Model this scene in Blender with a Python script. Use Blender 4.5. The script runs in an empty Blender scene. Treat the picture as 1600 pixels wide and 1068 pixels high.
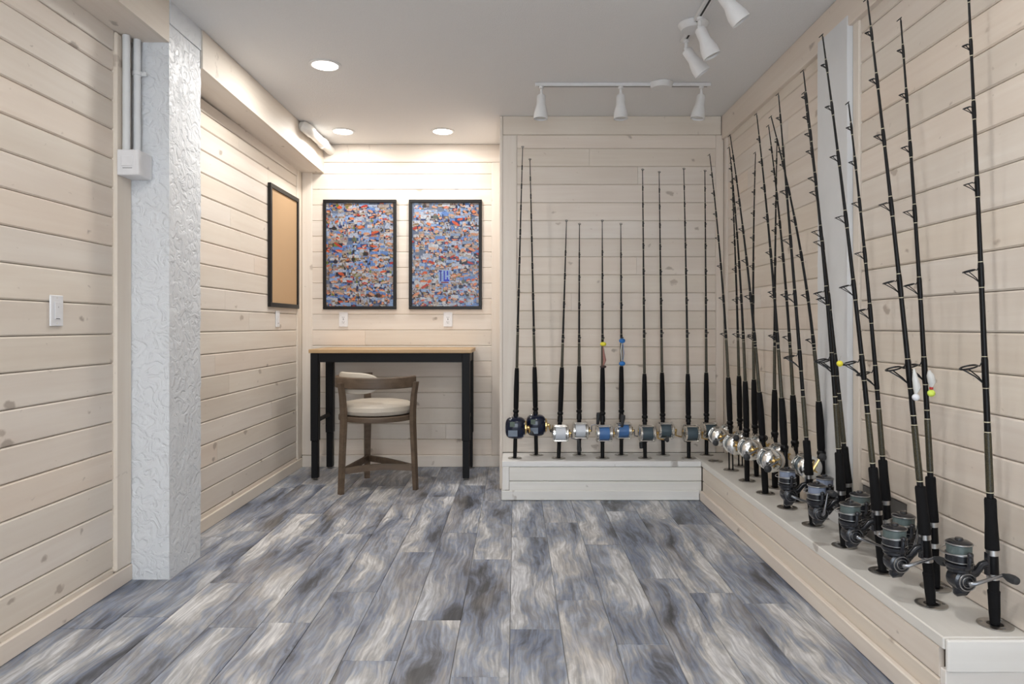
import bpy, bmesh, math, random
from mathutils import Vector, Matrix, noise
random.seed(11)
PI = math.pi
S = bpy.context.scene
COL = S.collection

# ------------------------------------------------------------------ camera
cam_d = bpy.data.cameras.new('camera')
cam_d.lens = 24.0
cam_d.sensor_width = 36.0
cam_d.shift_x = -5 / 1600
cam_d.shift_y = -26 / 1600
cam_d.clip_start = 0.05
cam = bpy.data.objects.new('camera', cam_d)
COL.objects.link(cam)
cam.location = (0, 0, 1.178)
cam.rotation_euler = (PI / 2, 0, 0)
S.camera = cam

# ------------------------------------------------------------------ world: plain overcast daylight, reaches the room through an assumed rear doorway
W = bpy.data.worlds.new('world')
S.world = W
W.use_nodes = True
W.node_tree.nodes['Background'].inputs[0].default_value = (0.84, 0.92, 1.0, 1)
W.node_tree.nodes['Background'].inputs[1].default_value = 5.6

# ------------------------------------------------------------------ exposure
vs = S.view_settings
vs.view_transform = 'Standard'
vs.look = 'None'
vs.gamma = 1.0
vs.use_curve_mapping = False
vs.exposure = 0.16

# ceiling downlights: (X, Y, watts); the three in view, then three assumed ones added out of view to light the room
DOWNLIGHTS = [(-1.10, 3.95, 14), (-1.337, 5.30, 7.2), (-0.563, 5.30, 7.2),
              (-1.05, 1.4, 9), (0.35, 1.3, 15), (-1.05, -1.0, 9)]
LIGHT_COL = (1.0, 0.972, 0.93)

# ------------------------------------------------------------------ materials
def new_mat(name):
    m = bpy.data.materials.new(name)
    m.use_nodes = True
    nt = m.node_tree
    return m, nt, nt.nodes['Principled BSDF']

def plain(name, col, rough=0.5, metal=0.0, coat=0.0, emit=None, noise_amt=0.06, noise_scale=30, bump=0.0, spec=0.5):
    m, nt, p = new_mat(name)
    p.inputs['Roughness'].default_value = rough
    p.inputs['Metallic'].default_value = metal
    p.inputs['Coat Weight'].default_value = coat
    p.inputs['Specular IOR Level'].default_value = spec
    tc = nt.nodes.new('ShaderNodeTexCoord')
    nz = nt.nodes.new('ShaderNodeTexNoise')
    nz.inputs['Scale'].default_value = noise_scale
    nz.inputs['Detail'].default_value = 3
    nt.links.new(tc.outputs['Object'], nz.inputs['Vector'])
    mx = nt.nodes.new('ShaderNodeMix')
    mx.data_type = 'RGBA'
    mx.inputs['A'].default_value = (*[c * (1 - noise_amt) for c in col], 1)
    mx.inputs['B'].default_value = (*[min(1, c * (1 + noise_amt)) for c in col], 1)
    nt.links.new(nz.outputs['Fac'], mx.inputs['Factor'])
    nt.links.new(mx.outputs['Result'], p.inputs['Base Color'])
    if bump:
        b = nt.nodes.new('ShaderNodeBump')
        b.inputs['Strength'].default_value = bump
        b.inputs['Distance'].default_value = 0.01
        nt.links.new(nz.outputs['Fac'], b.inputs['Height'])
        nt.links.new(b.outputs['Normal'], p.inputs['Normal'])
    if emit:
        p.inputs['Emission Color'].default_value = (*emit[:3], 1)
        p.inputs['Emission Strength'].default_value = emit[3]
    return m

def N(nt, t, **kw):
    n = nt.nodes.new(t)
    for k, v in kw.items():
        setattr(n, k, v)
    return n

def ramp(nt, stops, interp='LINEAR'):
    r = N(nt, 'ShaderNodeValToRGB')
    r.color_ramp.interpolation = interp
    e = r.color_ramp.elements
    while len(e) < len(stops):
        e.new(0.5)
    for el, (p, c) in zip(e, stops):
        el.position = p
        el.color = (*c, 1) if len(c) == 3 else c
    return r

def obj_coords(nt, spread=(37.0, 23.0, 0.0)):
    """object coordinates shifted by the object's own random number, so no two boards look alike"""
    tc = N(nt, 'ShaderNodeTexCoord')
    oi = N(nt, 'ShaderNodeObjectInfo')
    sc = N(nt, 'ShaderNodeVectorMath', operation='SCALE')
    sc.inputs[0].default_value = spread
    nt.links.new(oi.outputs['Random'], sc.inputs['Scale'])
    ad = N(nt, 'ShaderNodeVectorMath', operation='ADD')
    nt.links.new(tc.outputs['Object'], ad.inputs[0])
    nt.links.new(sc.outputs[0], ad.inputs[1])
    return ad.outputs[0], oi.outputs['Random']

def mapped(nt, vec, scale):
    mp = N(nt, 'ShaderNodeMapping')
    mp.inputs['Scale'].default_value = scale
    nt.links.new(vec, mp.inputs['Vector'])
    return mp.outputs[0]

def mixc(nt, fac, a, b, mode='MIX'):
    m = N(nt, 'ShaderNodeMix', data_type='RGBA', blend_type=mode)
    for sock, v in (('Factor', fac), ('A', a), ('B', b)):
        if isinstance(v, (int, float)):
            m.inputs[sock].default_value = v
        elif isinstance(v, tuple):
            m.inputs[sock].default_value = (*v, 1)
        else:
            nt.links.new(v, m.inputs[sock])
    return m.outputs['Result']

def pine(name, light, dark, knot, knots=True, grain=0.5, rough=0.55):
    m, nt, p = new_mat(name)
    vec, rnd = obj_coords(nt)
    g = N(nt, 'ShaderNodeTexNoise')
    g.inputs['Scale'].default_value = 1.0
    g.inputs['Detail'].default_value = 5
    g.inputs['Distortion'].default_value = 0.6
    nt.links.new(mapped(nt, vec, (1.6, 34, 34)), g.inputs['Vector'])
    gr = ramp(nt, [(0.30, (0, 0, 0)), (0.72, (1, 1, 1))])
    nt.links.new(g.outputs['Fac'], gr.inputs['Fac'])
    b = N(nt, 'ShaderNodeTexNoise')
    b.inputs['Scale'].default_value = 1.0
    b.inputs['Detail'].default_value = 3
    nt.links.new(mapped(nt, vec, (1.1, 7, 7)), b.inputs['Vector'])
    br = ramp(nt, [(0.33, (0, 0, 0)), (0.70, (1, 1, 1))])
    nt.links.new(b.outputs['Fac'], br.inputs['Fac'])
    f1 = N(nt, 'ShaderNodeMath', operation='MULTIPLY')
    nt.links.new(gr.outputs['Color'], f1.inputs[0])
    f1.inputs[1].default_value = grain
    c = mixc(nt, f1.outputs[0], light, dark)
    f2 = N(nt, 'ShaderNodeMath', operation='MULTIPLY')
    nt.links.new(br.outputs['Color'], f2.inputs[0])
    f2.inputs[1].default_value = 0.55
    c = mixc(nt, f2.outputs[0], c, tuple(d * 0.98 for d in dark))
    # each board a little pinker or greyer than the next
    tint = ramp(nt, [(0.0, (1.0, 0.95, 0.90)), (0.35, (0.97, 0.97, 0.97)), (0.7, (0.92, 0.90, 0.86)), (1.0, (1.0, 0.98, 0.94))])
    nt.links.new(rnd, tint.inputs['Fac'])
    c = mixc(nt, 1.0, c, tint.outputs['Color'], 'MULTIPLY')
    if knots:
        wob = N(nt, 'ShaderNodeTexNoise')
        wob.inputs['Scale'].default_value = 22
        nt.links.new(vec, wob.inputs['Vector'])
        wv = N(nt, 'ShaderNodeVectorMath', operation='SCALE')
        nt.links.new(wob.outputs['Color'], wv.inputs[0])
        wv.inputs['Scale'].default_value = 0.05
        av = N(nt, 'ShaderNodeVectorMath', operation='ADD')
        nt.links.new(vec, av.inputs[0])
        nt.links.new(wv.outputs[0], av.inputs[1])
        v = N(nt, 'ShaderNodeTexVoronoi', voronoi_dimensions='2D')
        v.inputs['Scale'].default_value = 1.0
        nt.links.new(mapped(nt, av.outputs[0], (4.0, 6.5, 1)), v.inputs['Vector'])
        sp = N(nt, 'ShaderNodeSeparateColor')
        nt.links.new(v.outputs['Color'], sp.inputs[0])
        size = N(nt, 'ShaderNodeMapRange')
        size.inputs['From Min'].default_value = 0.74
        size.inputs['From Max'].default_value = 1.0
        size.inputs['To Min'].default_value = 0.0
        size.inputs['To Max'].default_value = 0.115
        nt.links.new(sp.outputs[0], size.inputs['Value'])
        k = N(nt, 'ShaderNodeMath', operation='SUBTRACT')
        nt.links.new(size.outputs[0], k.inputs[0])
        nt.links.new(v.outputs['Distance'], k.inputs[1])
        kr = N(nt, 'ShaderNodeMapRange')
        kr.inputs['From Min'].default_value = -0.03
        kr.inputs['From Max'].default_value = 0.025
        kr.inputs['To Max'].default_value = 0.62
        nt.links.new(k.outputs[0], kr.inputs['Value'])
        kc = mixc(nt, sp.outputs[1], knot, tuple(q * 0.62 for q in knot))
        c = mixc(nt, kr.outputs[0], c, kc)
    nt.links.new(c, p.inputs['Base Color'])
    p.inputs['Roughness'].default_value = rough
    bp = N(nt, 'ShaderNodeBump')
    bp.inputs['Strength'].default_value = 0.10
    bp.inputs['Distance'].default_value = 0.004
    nt.links.new(g.outputs['Fac'], bp.inputs['Height'])
    nt.links.new(bp.outputs['Normal'], p.inputs['Normal'])
    return m

def stone_tile():
    m, nt, p = new_mat('wood_look_tile')
    vec, rnd = obj_coords(nt, (61.0, 43.0, 0.0))
    # swirl the coordinates
    w = N(nt, 'ShaderNodeTexNoise', noise_dimensions='2D')
    w.inputs['Scale'].default_value = 1.0
    w.inputs['Detail'].default_value = 3
    nt.links.new(mapped(nt, vec, (1.7, 4.0, 1)), w.inputs['Vector'])
    ws = N(nt, 'ShaderNodeVectorMath', operation='SCALE')
    ws.inputs['Scale'].default_value = 0.17
    nt.links.new(w.outputs['Color'], ws.inputs[0])
    av = N(nt, 'ShaderNodeVectorMath', operation='ADD')
    nt.links.new(vec, av.inputs[0])
    nt.links.new(ws.outputs[0], av.inputs[1])
    a = N(nt, 'ShaderNodeTexNoise', noise_dimensions='2D')
    a.inputs['Scale'].default_value = 1.0
    a.inputs['Detail'].default_value = 8
    a.inputs['Roughness'].default_value = 0.62
    nt.links.new(mapped(nt, av.outputs[0], (1.25, 6.4, 1)), a.inputs['Vector'])
    cr = ramp(nt, [(0.30, (0.060, 0.064, 0.073)), (0.37, (0.135, 0.147, 0.178)), (0.42, (0.200, 0.235, 0.315)), (0.47, (0.270, 0.275, 0.290)),
                   (0.52, (0.300, 0.340, 0.425)), (0.575, (0.430, 0.430, 0.430)), (0.65, (0.63, 0.64, 0.66))])
    nt.links.new(a.outputs['Fac'], cr.inputs['Fac'])
    # beige drifts
    b = N(nt, 'ShaderNodeTexNoise', noise_dimensions='2D')
    b.inputs['Scale'].default_value = 1.0
    b.inputs['Detail'].default_value = 2
    nt.links.new(mapped(nt, av.outputs[0], (1.3, 4.0, 1)), b.inputs['Vector'])
    br = ramp(nt, [(0.56, (0, 0, 0)), (0.68, (1, 1, 1))])
    nt.links.new(b.outputs['Fac'], br.inputs['Fac'])
    fm = N(nt, 'ShaderNodeMath', operation='MULTIPLY')
    nt.links.new(br.outputs['Color'], fm.inputs[0])
    fm.inputs[1].default_value = 0.30
    c = mixc(nt, fm.outputs[0], cr.outputs['Color'], (0.44, 0.40, 0.355))
    # fine saw grain
    g = N(nt, 'ShaderNodeTexNoise', noise_dimensions='2D')
    g.inputs['Scale'].default_value = 1.0
    g.inputs['Detail'].default_value = 4
    g.inputs['Distortion'].default_value = 0.4
    w2 = N(nt, 'ShaderNodeVectorMath', operation='SCALE')
    w2.inputs['Scale'].default_value = 0.45
    nt.links.new(ws.outputs[0], w2.inputs[0])
    a2 = N(nt, 'ShaderNodeVectorMath', operation='ADD')
    nt.links.new(vec, a2.inputs[0])
    nt.links.new(w2.outputs[0], a2.inputs[1])
    nt.links.new(mapped(nt, a2.outputs[0], (5, 80, 1)), g.inputs['Vector'])
    gr = ramp(nt, [(0.34, (0.66, 0.67, 0.70)), (0.66, (1.22, 1.22, 1.22))])
    nt.links.new(g.outputs['Fac'], gr.inputs['Fac'])
    c = mixc(nt, 0.8, c, gr.outputs['Color'], 'MULTIPLY')
    tint = ramp(nt, [(0.0, (0.86, 0.88, 0.92)), (0.5, (1.0, 1.0, 1.0)), (1.0, (1.12, 1.09, 1.05))])
    nt.links.new(rnd, tint.inputs['Fac'])
    c = mixc(nt, 1.0, c, tint.outputs['Color'], 'MULTIPLY')
    nt.links.new(c, p.inputs['Base Color'])
    p.inputs['Roughness'].default_value = 0.42
    bp = N(nt, 'ShaderNodeBump')
    bp.inputs['Strength'].default_value = 0.12
    bp.inputs['Distance'].default_value = 0.003
    nt.links.new(g.outputs['Fac'], bp.inputs['Height'])
    nt.links.new(bp.outputs['Normal'], p.inputs['Normal'])
    return m

def stucco():
    m, nt, p = new_mat('white_stucco')
    tc = N(nt, 'ShaderNodeTexCoord')
    n1 = N(nt, 'ShaderNodeTexNoise')
    n1.inputs['Scale'].default_value = 16
    n1.inputs['Detail'].default_value = 6
    n1.inputs['Distortion'].default_value = 1.6
    nt.links.new(tc.outputs['Object'], n1.inputs['Vector'])
    r = ramp(nt, [(0.42, (0, 0, 0)), (0.50, (0.75, 0.75, 0.75)), (0.62, (1, 1, 1))])
    nt.links.new(n1.outputs['Fac'], r.inputs['Fac'])
    bp = N(nt, 'ShaderNodeBump')
    bp.inputs['Strength'].default_value = 0.5
    bp.inputs['Distance'].default_value = 0.008
    nt.links.new(r.outputs['Color'], bp.inputs['Height'])
    nt.links.new(bp.outputs['Normal'], p.inputs['Normal'])
    p.inputs['Base Color'].default_value = (0.72, 0.745, 0.775, 1)
    p.inputs['Roughness'].default_value = 0.42
    return m

def vcol_mat(name, attr, rough):
    m, nt, p = new_mat(name)
    a = N(nt, 'ShaderNodeAttribute', attribute_name=attr)
    nt.links.new(a.outputs['Color'], p.inputs['Base Color'])
    p.inputs['Roughness'].default_value = rough
    return m

def blank_mat():
    """olive blank with a fine dark weave"""
    m, nt, p = new_mat('olive_weave')
    tc = N(nt, 'ShaderNodeTexCoord')
    v = N(nt, 'ShaderNodeTexVoronoi')
    v.inputs['Scale'].default_value = 260
    nt.links.new(tc.outputs['Object'], v.inputs['Vector'])
    r = ramp(nt, [(0.2, (0.075, 0.064, 0.030)), (0.6, (0.028, 0.025, 0.015))])
    nt.links.new(v.outputs['Distance'], r.inputs['Fac'])
    nt.links.new(r.outputs['Color'], p.inputs['Base Color'])
    p.inputs['Roughness'].default_value = 0.35
    return m

M = {
    'pine': pine('pickled_pine', (0.82, 0.765, 0.700), (0.70, 0.615, 0.540), (0.36, 0.28, 0.22)),
    'trim': pine('pickled_pine_trim', (0.81, 0.755, 0.690), (0.72, 0.640, 0.565), (0.42, 0.34, 0.28)),
    'ledge': pine('whitewashed_pine', (0.88, 0.880, 0.875), (0.77, 0.765, 0.75), (0.36, 0.31, 0.27), rough=0.45),
    'gap': plain('dark_joint', (0.26, 0.215, 0.175), 0.9),
    'grout': plain('grey_grout', (0.24, 0.235, 0.225), 0.9),
    'tile': stone_tile(),
    'ceiling': plain('ceiling_paint', (0.79, 0.785, 0.78), 0.85, noise_amt=0.03, noise_scale=160, bump=0.25),
    'stucco': stucco(),
    'white_paint': plain('white_paint', (0.72, 0.735, 0.75), 0.5, noise_scale=8, bump=0.1),
    'white_metal': plain('white_metal', (0.74, 0.74, 0.74), 0.38),
    'white_plastic': plain('white_plastic', (0.78, 0.78, 0.80), 0.35),
    'ivory_plastic': plain('ivory_plastic', (0.78, 0.76, 0.72), 0.4),
    'slot': plain('dark_slot', (0.02, 0.02, 0.02), 0.7),
    'lens': plain('lit_lens', (0.9, 0.9, 0.9), 0.5, emit=(1.0, 0.95, 0.88, 14.0)),
    'bulb': plain('unlit_bulb', (0.62, 0.62, 0.60), 0.25),
    'black_frame': plain('black_frame', (0.011, 0.010, 0.010), 0.4, spec=0.3),
    'black_steel': plain('black_steel', (0.006, 0.006, 0.007), 0.5, spec=0.2),
    'cork': plain('cork', (0.52, 0.345, 0.195), 0.9, noise_amt=0.22, noise_scale=420, bump=0.2),
    'bamboo': pine('butcher_block', (0.56, 0.385, 0.21), (0.44, 0.285, 0.14), (0.3, 0.2, 0.1), knots=False, rough=0.4),
    'walnut': pine('grey_brown_oak', (0.165, 0.115, 0.078), (0.088, 0.060, 0.040), (0.1, 0.06, 0.04), knots=False, grain=0.9, rough=0.5),
    'cushion': plain('cream_leather', (0.54, 0.485, 0.41), 0.5, noise_scale=90, bump=0.08),
    'grip': plain('black_foam', (0.007, 0.007, 0.008), 0.8, noise_scale=300, bump=0.1, spec=0.2),
    'gloss_black': plain('gloss_black', (0.006, 0.006, 0.007), 0.32, spec=0.2),
    'olive': blank_mat(),
    'gold_thread': plain('pale_gold_thread', (0.50, 0.46, 0.34), 0.4),
    'guide': plain('dark_guide_metal', (0.035, 0.037, 0.040), 0.3, metal=0.8),
    'steel': plain('brushed_steel', (0.50, 0.49, 0.475), 0.28, metal=1.0),
    'chrome': plain('polished_aluminium', (0.80, 0.79, 0.76), 0.16, metal=1.0),
    'silver': plain('silver_ring', (0.62, 0.62, 0.62), 0.3, metal=1.0),
    'gold': plain('gold_anodised', (0.72, 0.52, 0.22), 0.25, metal=1.0),
    'gun': plain('gunmetal', (0.022, 0.024, 0.030), 0.22, metal=0.3, coat=0.3),
    'grey_metal': plain('dark_silver', (0.30, 0.31, 0.33), 0.25, metal=0.9),
    'knob': plain('dark_rubber', (0.030, 0.032, 0.036), 0.55),
    'navy': plain('navy_gloss', (0.004, 0.008, 0.026), 0.12, coat=0.3, spec=0.3),
    'lcd': plain('lcd_panel', (0.16, 0.20, 0.26), 0.15),
    'lcd_green': plain('lcd_green', (0.07, 0.10, 0.07), 0.15),
    'line_white': plain('white_line', (0.66, 0.70, 0.76), 0.4, noise_scale=200),
    'line_blue': plain('blue_line', (0.065, 0.175, 0.42), 0.4, noise_scale=200),
    'line_teal': plain('dark_teal_line', (0.055, 0.085, 0.105), 0.4, noise_scale=200),
    'line_slate': plain('slate_blue_line', (0.22, 0.26, 0.36), 0.45, noise_scale=200),
    'line_green': plain('grey_green_line', (0.10, 0.135, 0.135), 0.45, noise_scale=200),
    'yellow': plain('yellow_plastic', (0.80, 0.72, 0.05), 0.4),
    'lime': plain('lime_plastic', (0.68, 0.85, 0.12), 0.4),
    'bead_white': plain('white_bead', (0.78, 0.80, 0.86), 0.35),
    'blue_ball': plain('blue_plastic', (0.02, 0.18, 0.55), 0.4),
    'red': plain('red_band', (0.45, 0.03, 0.02), 0.5),
    'pink_skirt': plain('pinkish_skirt', (0.36, 0.17, 0.14), 0.5),
    'clear_skirt': plain('milky_skirt', (0.66, 0.67, 0.66), 0.3),
    'brown_clip': plain('brown_clip', (0.05, 0.025, 0.02), 0.5),
    'panel_grey': plain('grey_panel', (0.115, 0.110, 0.105), 0.5),
    'print': vcol_mat('photo_print', 'print', 0.30),
}

# ------------------------------------------------------------------ mesh helpers
class MB:
    def __init__(self):
        self.v, self.f = [], []

    def add(self, vs, fs):
        o = len(self.v)
        self.v += [tuple(p) for p in vs]
        self.f += [tuple(i + o for i in f) for f in fs]
        return self

    def box(self, lo, hi):
        (a, b, c), (d, e, f) = lo, hi
        return self.add([(a, b, c), (d, b, c), (d, e, c), (a, e, c), (a, b, f), (d, b, f), (d, e, f), (a, e, f)],
                        [(0, 3, 2, 1), (4, 5, 6, 7), (0, 1, 5, 4), (1, 2, 6, 5), (2, 3, 7, 6), (3, 0, 4, 7)])

    def tube(self, pts, radii, seg=10, caps=True, closed=False):
        pts = [Vector(p) for p in pts]
        if isinstance(radii, (int, float)):
            radii = [radii] * len(pts)
        n = len(pts)
        vs, fs = [], []
        up = None
        for i, p in enumerate(pts):
            if closed:
                t = pts[(i + 1) % n] - pts[i - 1]
            else:
                t = pts[min(i + 1, n - 1)] - pts[max(i - 1, 0)]
            t.normalize()
            if up is None:
                a = Vector((0, 0, 1)) if abs(t.z) < 0.9 else Vector((1, 0, 0))
                up = (a - t * a.dot(t)).normalized()
            else:
                up = (up - t * up.dot(t))
                up = up.normalized() if up.length > 1e-6 else t.orthogonal().normalized()
            s = t.cross(up)
            for k in range(seg):
                an = 2 * PI * k / seg
                vs.append(p + (up * math.cos(an) + s * math.sin(an)) * radii[i])
        rings = n if closed else n - 1
        for i in range(rings):
            for k in range(seg):
                a, b = i * seg + k, i * seg + (k + 1) % seg
                c, d = ((i + 1) % n) * seg + (k + 1) % seg, ((i + 1) % n) * seg + k
                fs.append((a, b, c, d))
        if caps and not closed:
            fs.append(tuple(reversed(range(seg))))
            fs.append(tuple(range((n - 1) * seg, n * seg)))
        return self.add(vs, fs)

    def torus(self, c, nrm, R, r, seg=16, rs=6):
        nrm = Vector(nrm).normalized()
        a = nrm.orthogonal().normalized()
        b = nrm.cross(a)
        c = Vector(c)
        return self.tube([c + (a * math.cos(2 * PI * i / seg) + b * math.sin(2 * PI * i / seg)) * R for i in range(seg)],
                         r, rs, closed=True)

    def lathe(self, prof, c=(0, 0, 0), axis=(0, 0, 1), seg=20, ring=False):
        """prof: list of (radius, height along axis)"""
        ax = Vector(axis).normalized()
        a = ax.orthogonal().normalized()
        b = ax.cross(a)
        c = Vector(c)
        vs, fs = [], []
        for r, h in prof:
            for k in range(seg):
                an = 2 * PI * k / seg
                vs.append(c + ax * h + (a * math.cos(an) + b * math.sin(an)) * max(r, 1e-5))
        n = len(prof)
        for i in range(n - 1):
            for k in range(seg):
                fs.append((i * seg + k, i * seg + (k + 1) % seg, (i + 1) * seg + (k + 1) % seg, (i + 1) * seg + k))
        if ring:                                  # closed profile: joins its last ring to its first
            fs += [((n - 1) * seg + k, (n - 1) * seg + (k + 1) % seg, (k + 1) % seg, k) for k in range(seg)]
        else:
            fs.append(tuple(reversed(range(seg))))
            fs.append(tuple(range((n - 1) * seg, n * seg)))
        return self.add(vs, fs)

    def ball(self, c, r, seg=14, rings=8, sc=(1, 1, 1)):
        vs, fs = [], []
        for i in range(rings + 1):
            th = PI * i / rings
            rr = max(math.sin(th), 1e-4)
            for k in range(seg):
                an = 2 * PI * k / seg
                vs.append((c[0] + r * sc[0] * rr * math.cos(an), c[1] + r * sc[1] * rr * math.sin(an), c[2] - r * sc[2] * math.cos(th)))
        for i in range(rings):
            for k in range(seg):
                fs.append((i * seg + k, i * seg + (k + 1) % seg, (i + 1) * seg + (k + 1) % seg, (i + 1) * seg + k))
        return self.add(vs, fs)

    def mesh(self, name, mat, smooth=False):
        me = bpy.data.meshes.new(name)
        me.from_pydata(self.v, [], self.f)
        me.validate()
        bm = bmesh.new()
        bm.from_mesh(me)
        bmesh.ops.recalc_face_normals(bm, faces=bm.faces)
        bm.to_mesh(me)
        bm.free()
        me.materials.append(M[mat])
        if smooth:
            for p in me.polygons:
                p.use_smooth = True
            me.set_sharp_from_angle(angle=math.radians(38))
        return me

    def build(self, name, mat, parent=None, smooth=False, loc=None):
        return link(name, self.mesh(name, mat, smooth), parent, loc)

def link(name, me, parent=None, loc=None, rot=None):
    o = bpy.data.objects.new(name, me)
    COL.objects.link(o)
    if parent:
        o.parent = parent
    if loc:
        o.location = loc
    if rot:
        o.rotation_euler = rot
    return o

def thing(name, label, cat, loc=(0, 0, 0), group=None):
    o = link(name, None, None, loc)
    o.empty_display_size = 0.1
    return tag(o, label, cat, group)

def tag(o, label, cat, group=None):
    o['label'] = label
    o['category'] = cat
    if group:
        o['group'] = group
    return o

def struct(o, label=None):
    o['kind'] = 'structure'
    if label:
        o['label'] = label
    return o

AX = {'x': Vector((1, 0, 0)), 'y': Vector((0, 1, 0)), 'z': Vector((0, 0, 1))}
_cache = {}

def board(name, lo, hi, axis, mat, parent=None, bevel=0.003, segs=1):
    """squared board whose own X runs along its grain"""
    lo, hi = Vector(lo), Vector(hi)
    size = hi - lo
    ex = AX[axis]
    order = {'x': (0, 1, 2), 'y': (1, 2, 0), 'z': (2, 0, 1)}[axis]
    d = tuple(round(size[i], 4) for i in order)
    key = (d, mat, bevel, segs)
    if key not in _cache:
        bm = bmesh.new()
        bmesh.ops.create_cube(bm, size=1.0)
        for v in bm.verts:
            v.co = Vector((v.co.x * d[0], v.co.y * d[1], v.co.z * d[2]))
        if bevel:
            bmesh.ops.bevel(bm, geom=list(bm.edges), offset=min(bevel, min(d) * 0.4), segments=segs, affect='EDGES', profile=0.5)
        me = bpy.data.meshes.new(name)
        bm.to_mesh(me)
        bm.free()
        me.materials.append(M[mat])
        _cache[key] = me
    o = link(name, _cache[key], parent)
    ey, ez = (AX['xyz'[order[1]]], AX['xyz'[order[2]]])
    R = Matrix((ex, ey, ez)).transposed().to_4x4()
    o.matrix_basis = Matrix.Translation((lo + hi) / 2) @ R
    return o

def plank(parent, start, ex, ez, L, W, T, mat='pine', c=0.0056, name='plank'):
    """tongue and groove plank with eased edges: runs from start along ex, face towards ez, width upwards"""
    key = ('plank', round(L, 4), round(W, 4), round(T, 4), mat, c)
    g = 0.0013 if c > 0.005 else 0.0007
    if key not in _cache:
        sec = [(g, 0), (W - g, 0), (W - g, T - c), (W - g - c, T), (g + c, T), (g, T - c)]
        vs = [(x, y, z) for x in (0.0006, L - 0.0006) for y, z in sec]
        fs = [(i, (i + 1) % 6, 6 + (i + 1) % 6, 6 + i) for i in range(6)] + [tuple(reversed(range(6))), tuple(range(6, 12))]
        _cache[key] = MB().add(vs, fs).mesh(name, mat)
    o = link(name, _cache[key], parent)
    ex, ez = Vector(ex), Vector(ez)
    ey = ez.cross(ex)
    R = Matrix((ex, ey, ez)).transposed().to_4x4()
    o.matrix_basis = Matrix.Translation(Vector(start)) @ R
    return o

PITCH = 0.13
def clad(wall, start, ex, ez, L, z0, zfirst, ztop, T=0.018, joints=0.55, c=0.0056):
    """courses of planks from zfirst up to ztop; grooves at z0 + k*PITCH"""
    k = math.ceil((zfirst - z0) / PITCH + 1e-6)
    zs = [zfirst] + [z0 + i * PITCH for i in range(k, 40) if zfirst + 0.012 < z0 + i * PITCH < ztop - 0.012] + [ztop]
    s = Vector(start)
    for a, b in zip(zs[:-1], zs[1:]):
        cuts = [0.0, L]
        if L > 1.0 and random.random() < joints:
            cuts.insert(1, round(random.uniform(0.25, 0.75) * L, 2))
        for c0, c1 in zip(cuts[:-1], cuts[1:]):
            p = s + Vector(ex) * c0
            plank(wall, (p.x, p.y, a), ex, ez, c1 - c0, b - a, T, 'pine', c)

# ------------------------------------------------------------------ room shell
CZ = 2.685                      # ceiling height
XL, XR = -1.79, 1.515           # plank faces of the side walls
YA, YB = 5.69, 4.92             # plank faces: alcove back wall, rod bay back wall
YREAR = -3.2
T = 0.018

floor = struct(MB().box((XL - 0.1, YREAR, -0.06), (XR + 0.1, YA + 0.1, -0.004)).build('floor', 'grout'))
TW, TL = 0.197, 1.15
phase = {0: 2.65, -1: 2.29, 1: 2.93, -2: 2.73, -3: 2.40, 2: 2.52, 3: 3.18, -4: 3.02}
for i in range(-9, 8):
    x0, x1 = -0.02 + i * TW, -0.02 + (i + 1) * TW
    x0, x1 = max(x0, XL), min(x1, XR)
    if x1 - x0 < 0.02:
        continue
    y = phase.get(i, 2.2 + random.random()) - 6 * TL
    while y < YA:
        a, b = max(y, YREAR), min(y + TL, YA)
        if b - a > 0.03:
            key = ('tile', round(x1 - x0, 4), round(b - a, 4))
            if key not in _cache:
                w, l, g, e, t = x1 - x0, b - a, 0.0011, 0.0012, 0.0045
                vs = [(g, g, 0), (l - g, g, 0), (l - g, w - g, 0), (g, w - g, 0),
                      (g, g, t - e), (l - g, g, t - e), (l - g, w - g, t - e), (g, w - g, t - e),
                      (g + e, g + e, t), (l - g - e, g + e, t), (l - g - e, w - g - e, t), (g + e, w - g - e, t)]
                fs = [(0, 3, 2, 1), (8, 9, 10, 11)]
                for q in (0, 4):
                    fs += [(q + j, q + (j + 1) % 4, q + 4 + (j + 1) % 4, q + 4 + j) for j in range(4)]
                _cache[key] = MB().add(vs, fs).mesh('floor_tile', 'tile')
            o = link('floor_tile', _cache[key], floor)
            # own X along the room, tile top at z = 0
            o.matrix_basis = Matrix.Translation((x1, a, -0.0045)) @ Matrix.Rotation(PI / 2, 4, 'Z')
        y += TL

ceiling = struct(MB().box((XL - 0.1, YREAR, CZ), (XR + 0.1, YA + 0.1, CZ + 0.08)).build('ceiling', 'ceiling'))

# left wall, in front of and behind the column
COLY0, COLY1, COLX = 3.166, 3.481, -1.605
wall_left = struct(MB().box((XL - 0.10, YREAR, 0), (XL - T, YA + 0.1, CZ)).build('wall_left', 'gap'))
Z0 = 0.099
clad(wall_left, (XL - T, YREAR, 0), (0, 1, 0), (1, 0, 0), 3.04 - YREAR, Z0, 0.0, 2.40, joints=1.0)
clad(wall_left, (XL - T, COLY1, 0), (0, 1, 0), (1, 0, 0), 5.585 - COLY1, Z0, 0.0, 2.40, joints=0.45)
# alcove back wall
wall_back = struct(MB().box((XL, YA + T, 0), (-0.09, YA + 0.10, CZ)).build('wall_back', 'gap'))
clad(wall_back, (-1.69, YA + T, 0), (1, 0, 0), (0, -1, 0), 1.493, Z0, 0.0, 2.537, joints=0.2, c=0.0042)
# partition that makes the rod bay stand forward of the alcove, and the rod bay back wall
wall_bay = struct(MB().box((-0.09, YB + T, 0), (XR + 0.1, YA + 0.10, CZ)).build('wall_bay', 'gap'))
clad(wall_bay, (0.014, YB + T, 0), (1, 0, 0), (0, -1, 0), 1.43, 0.112, 0.262, 2.55, joints=0.25, c=0.0038)
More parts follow.
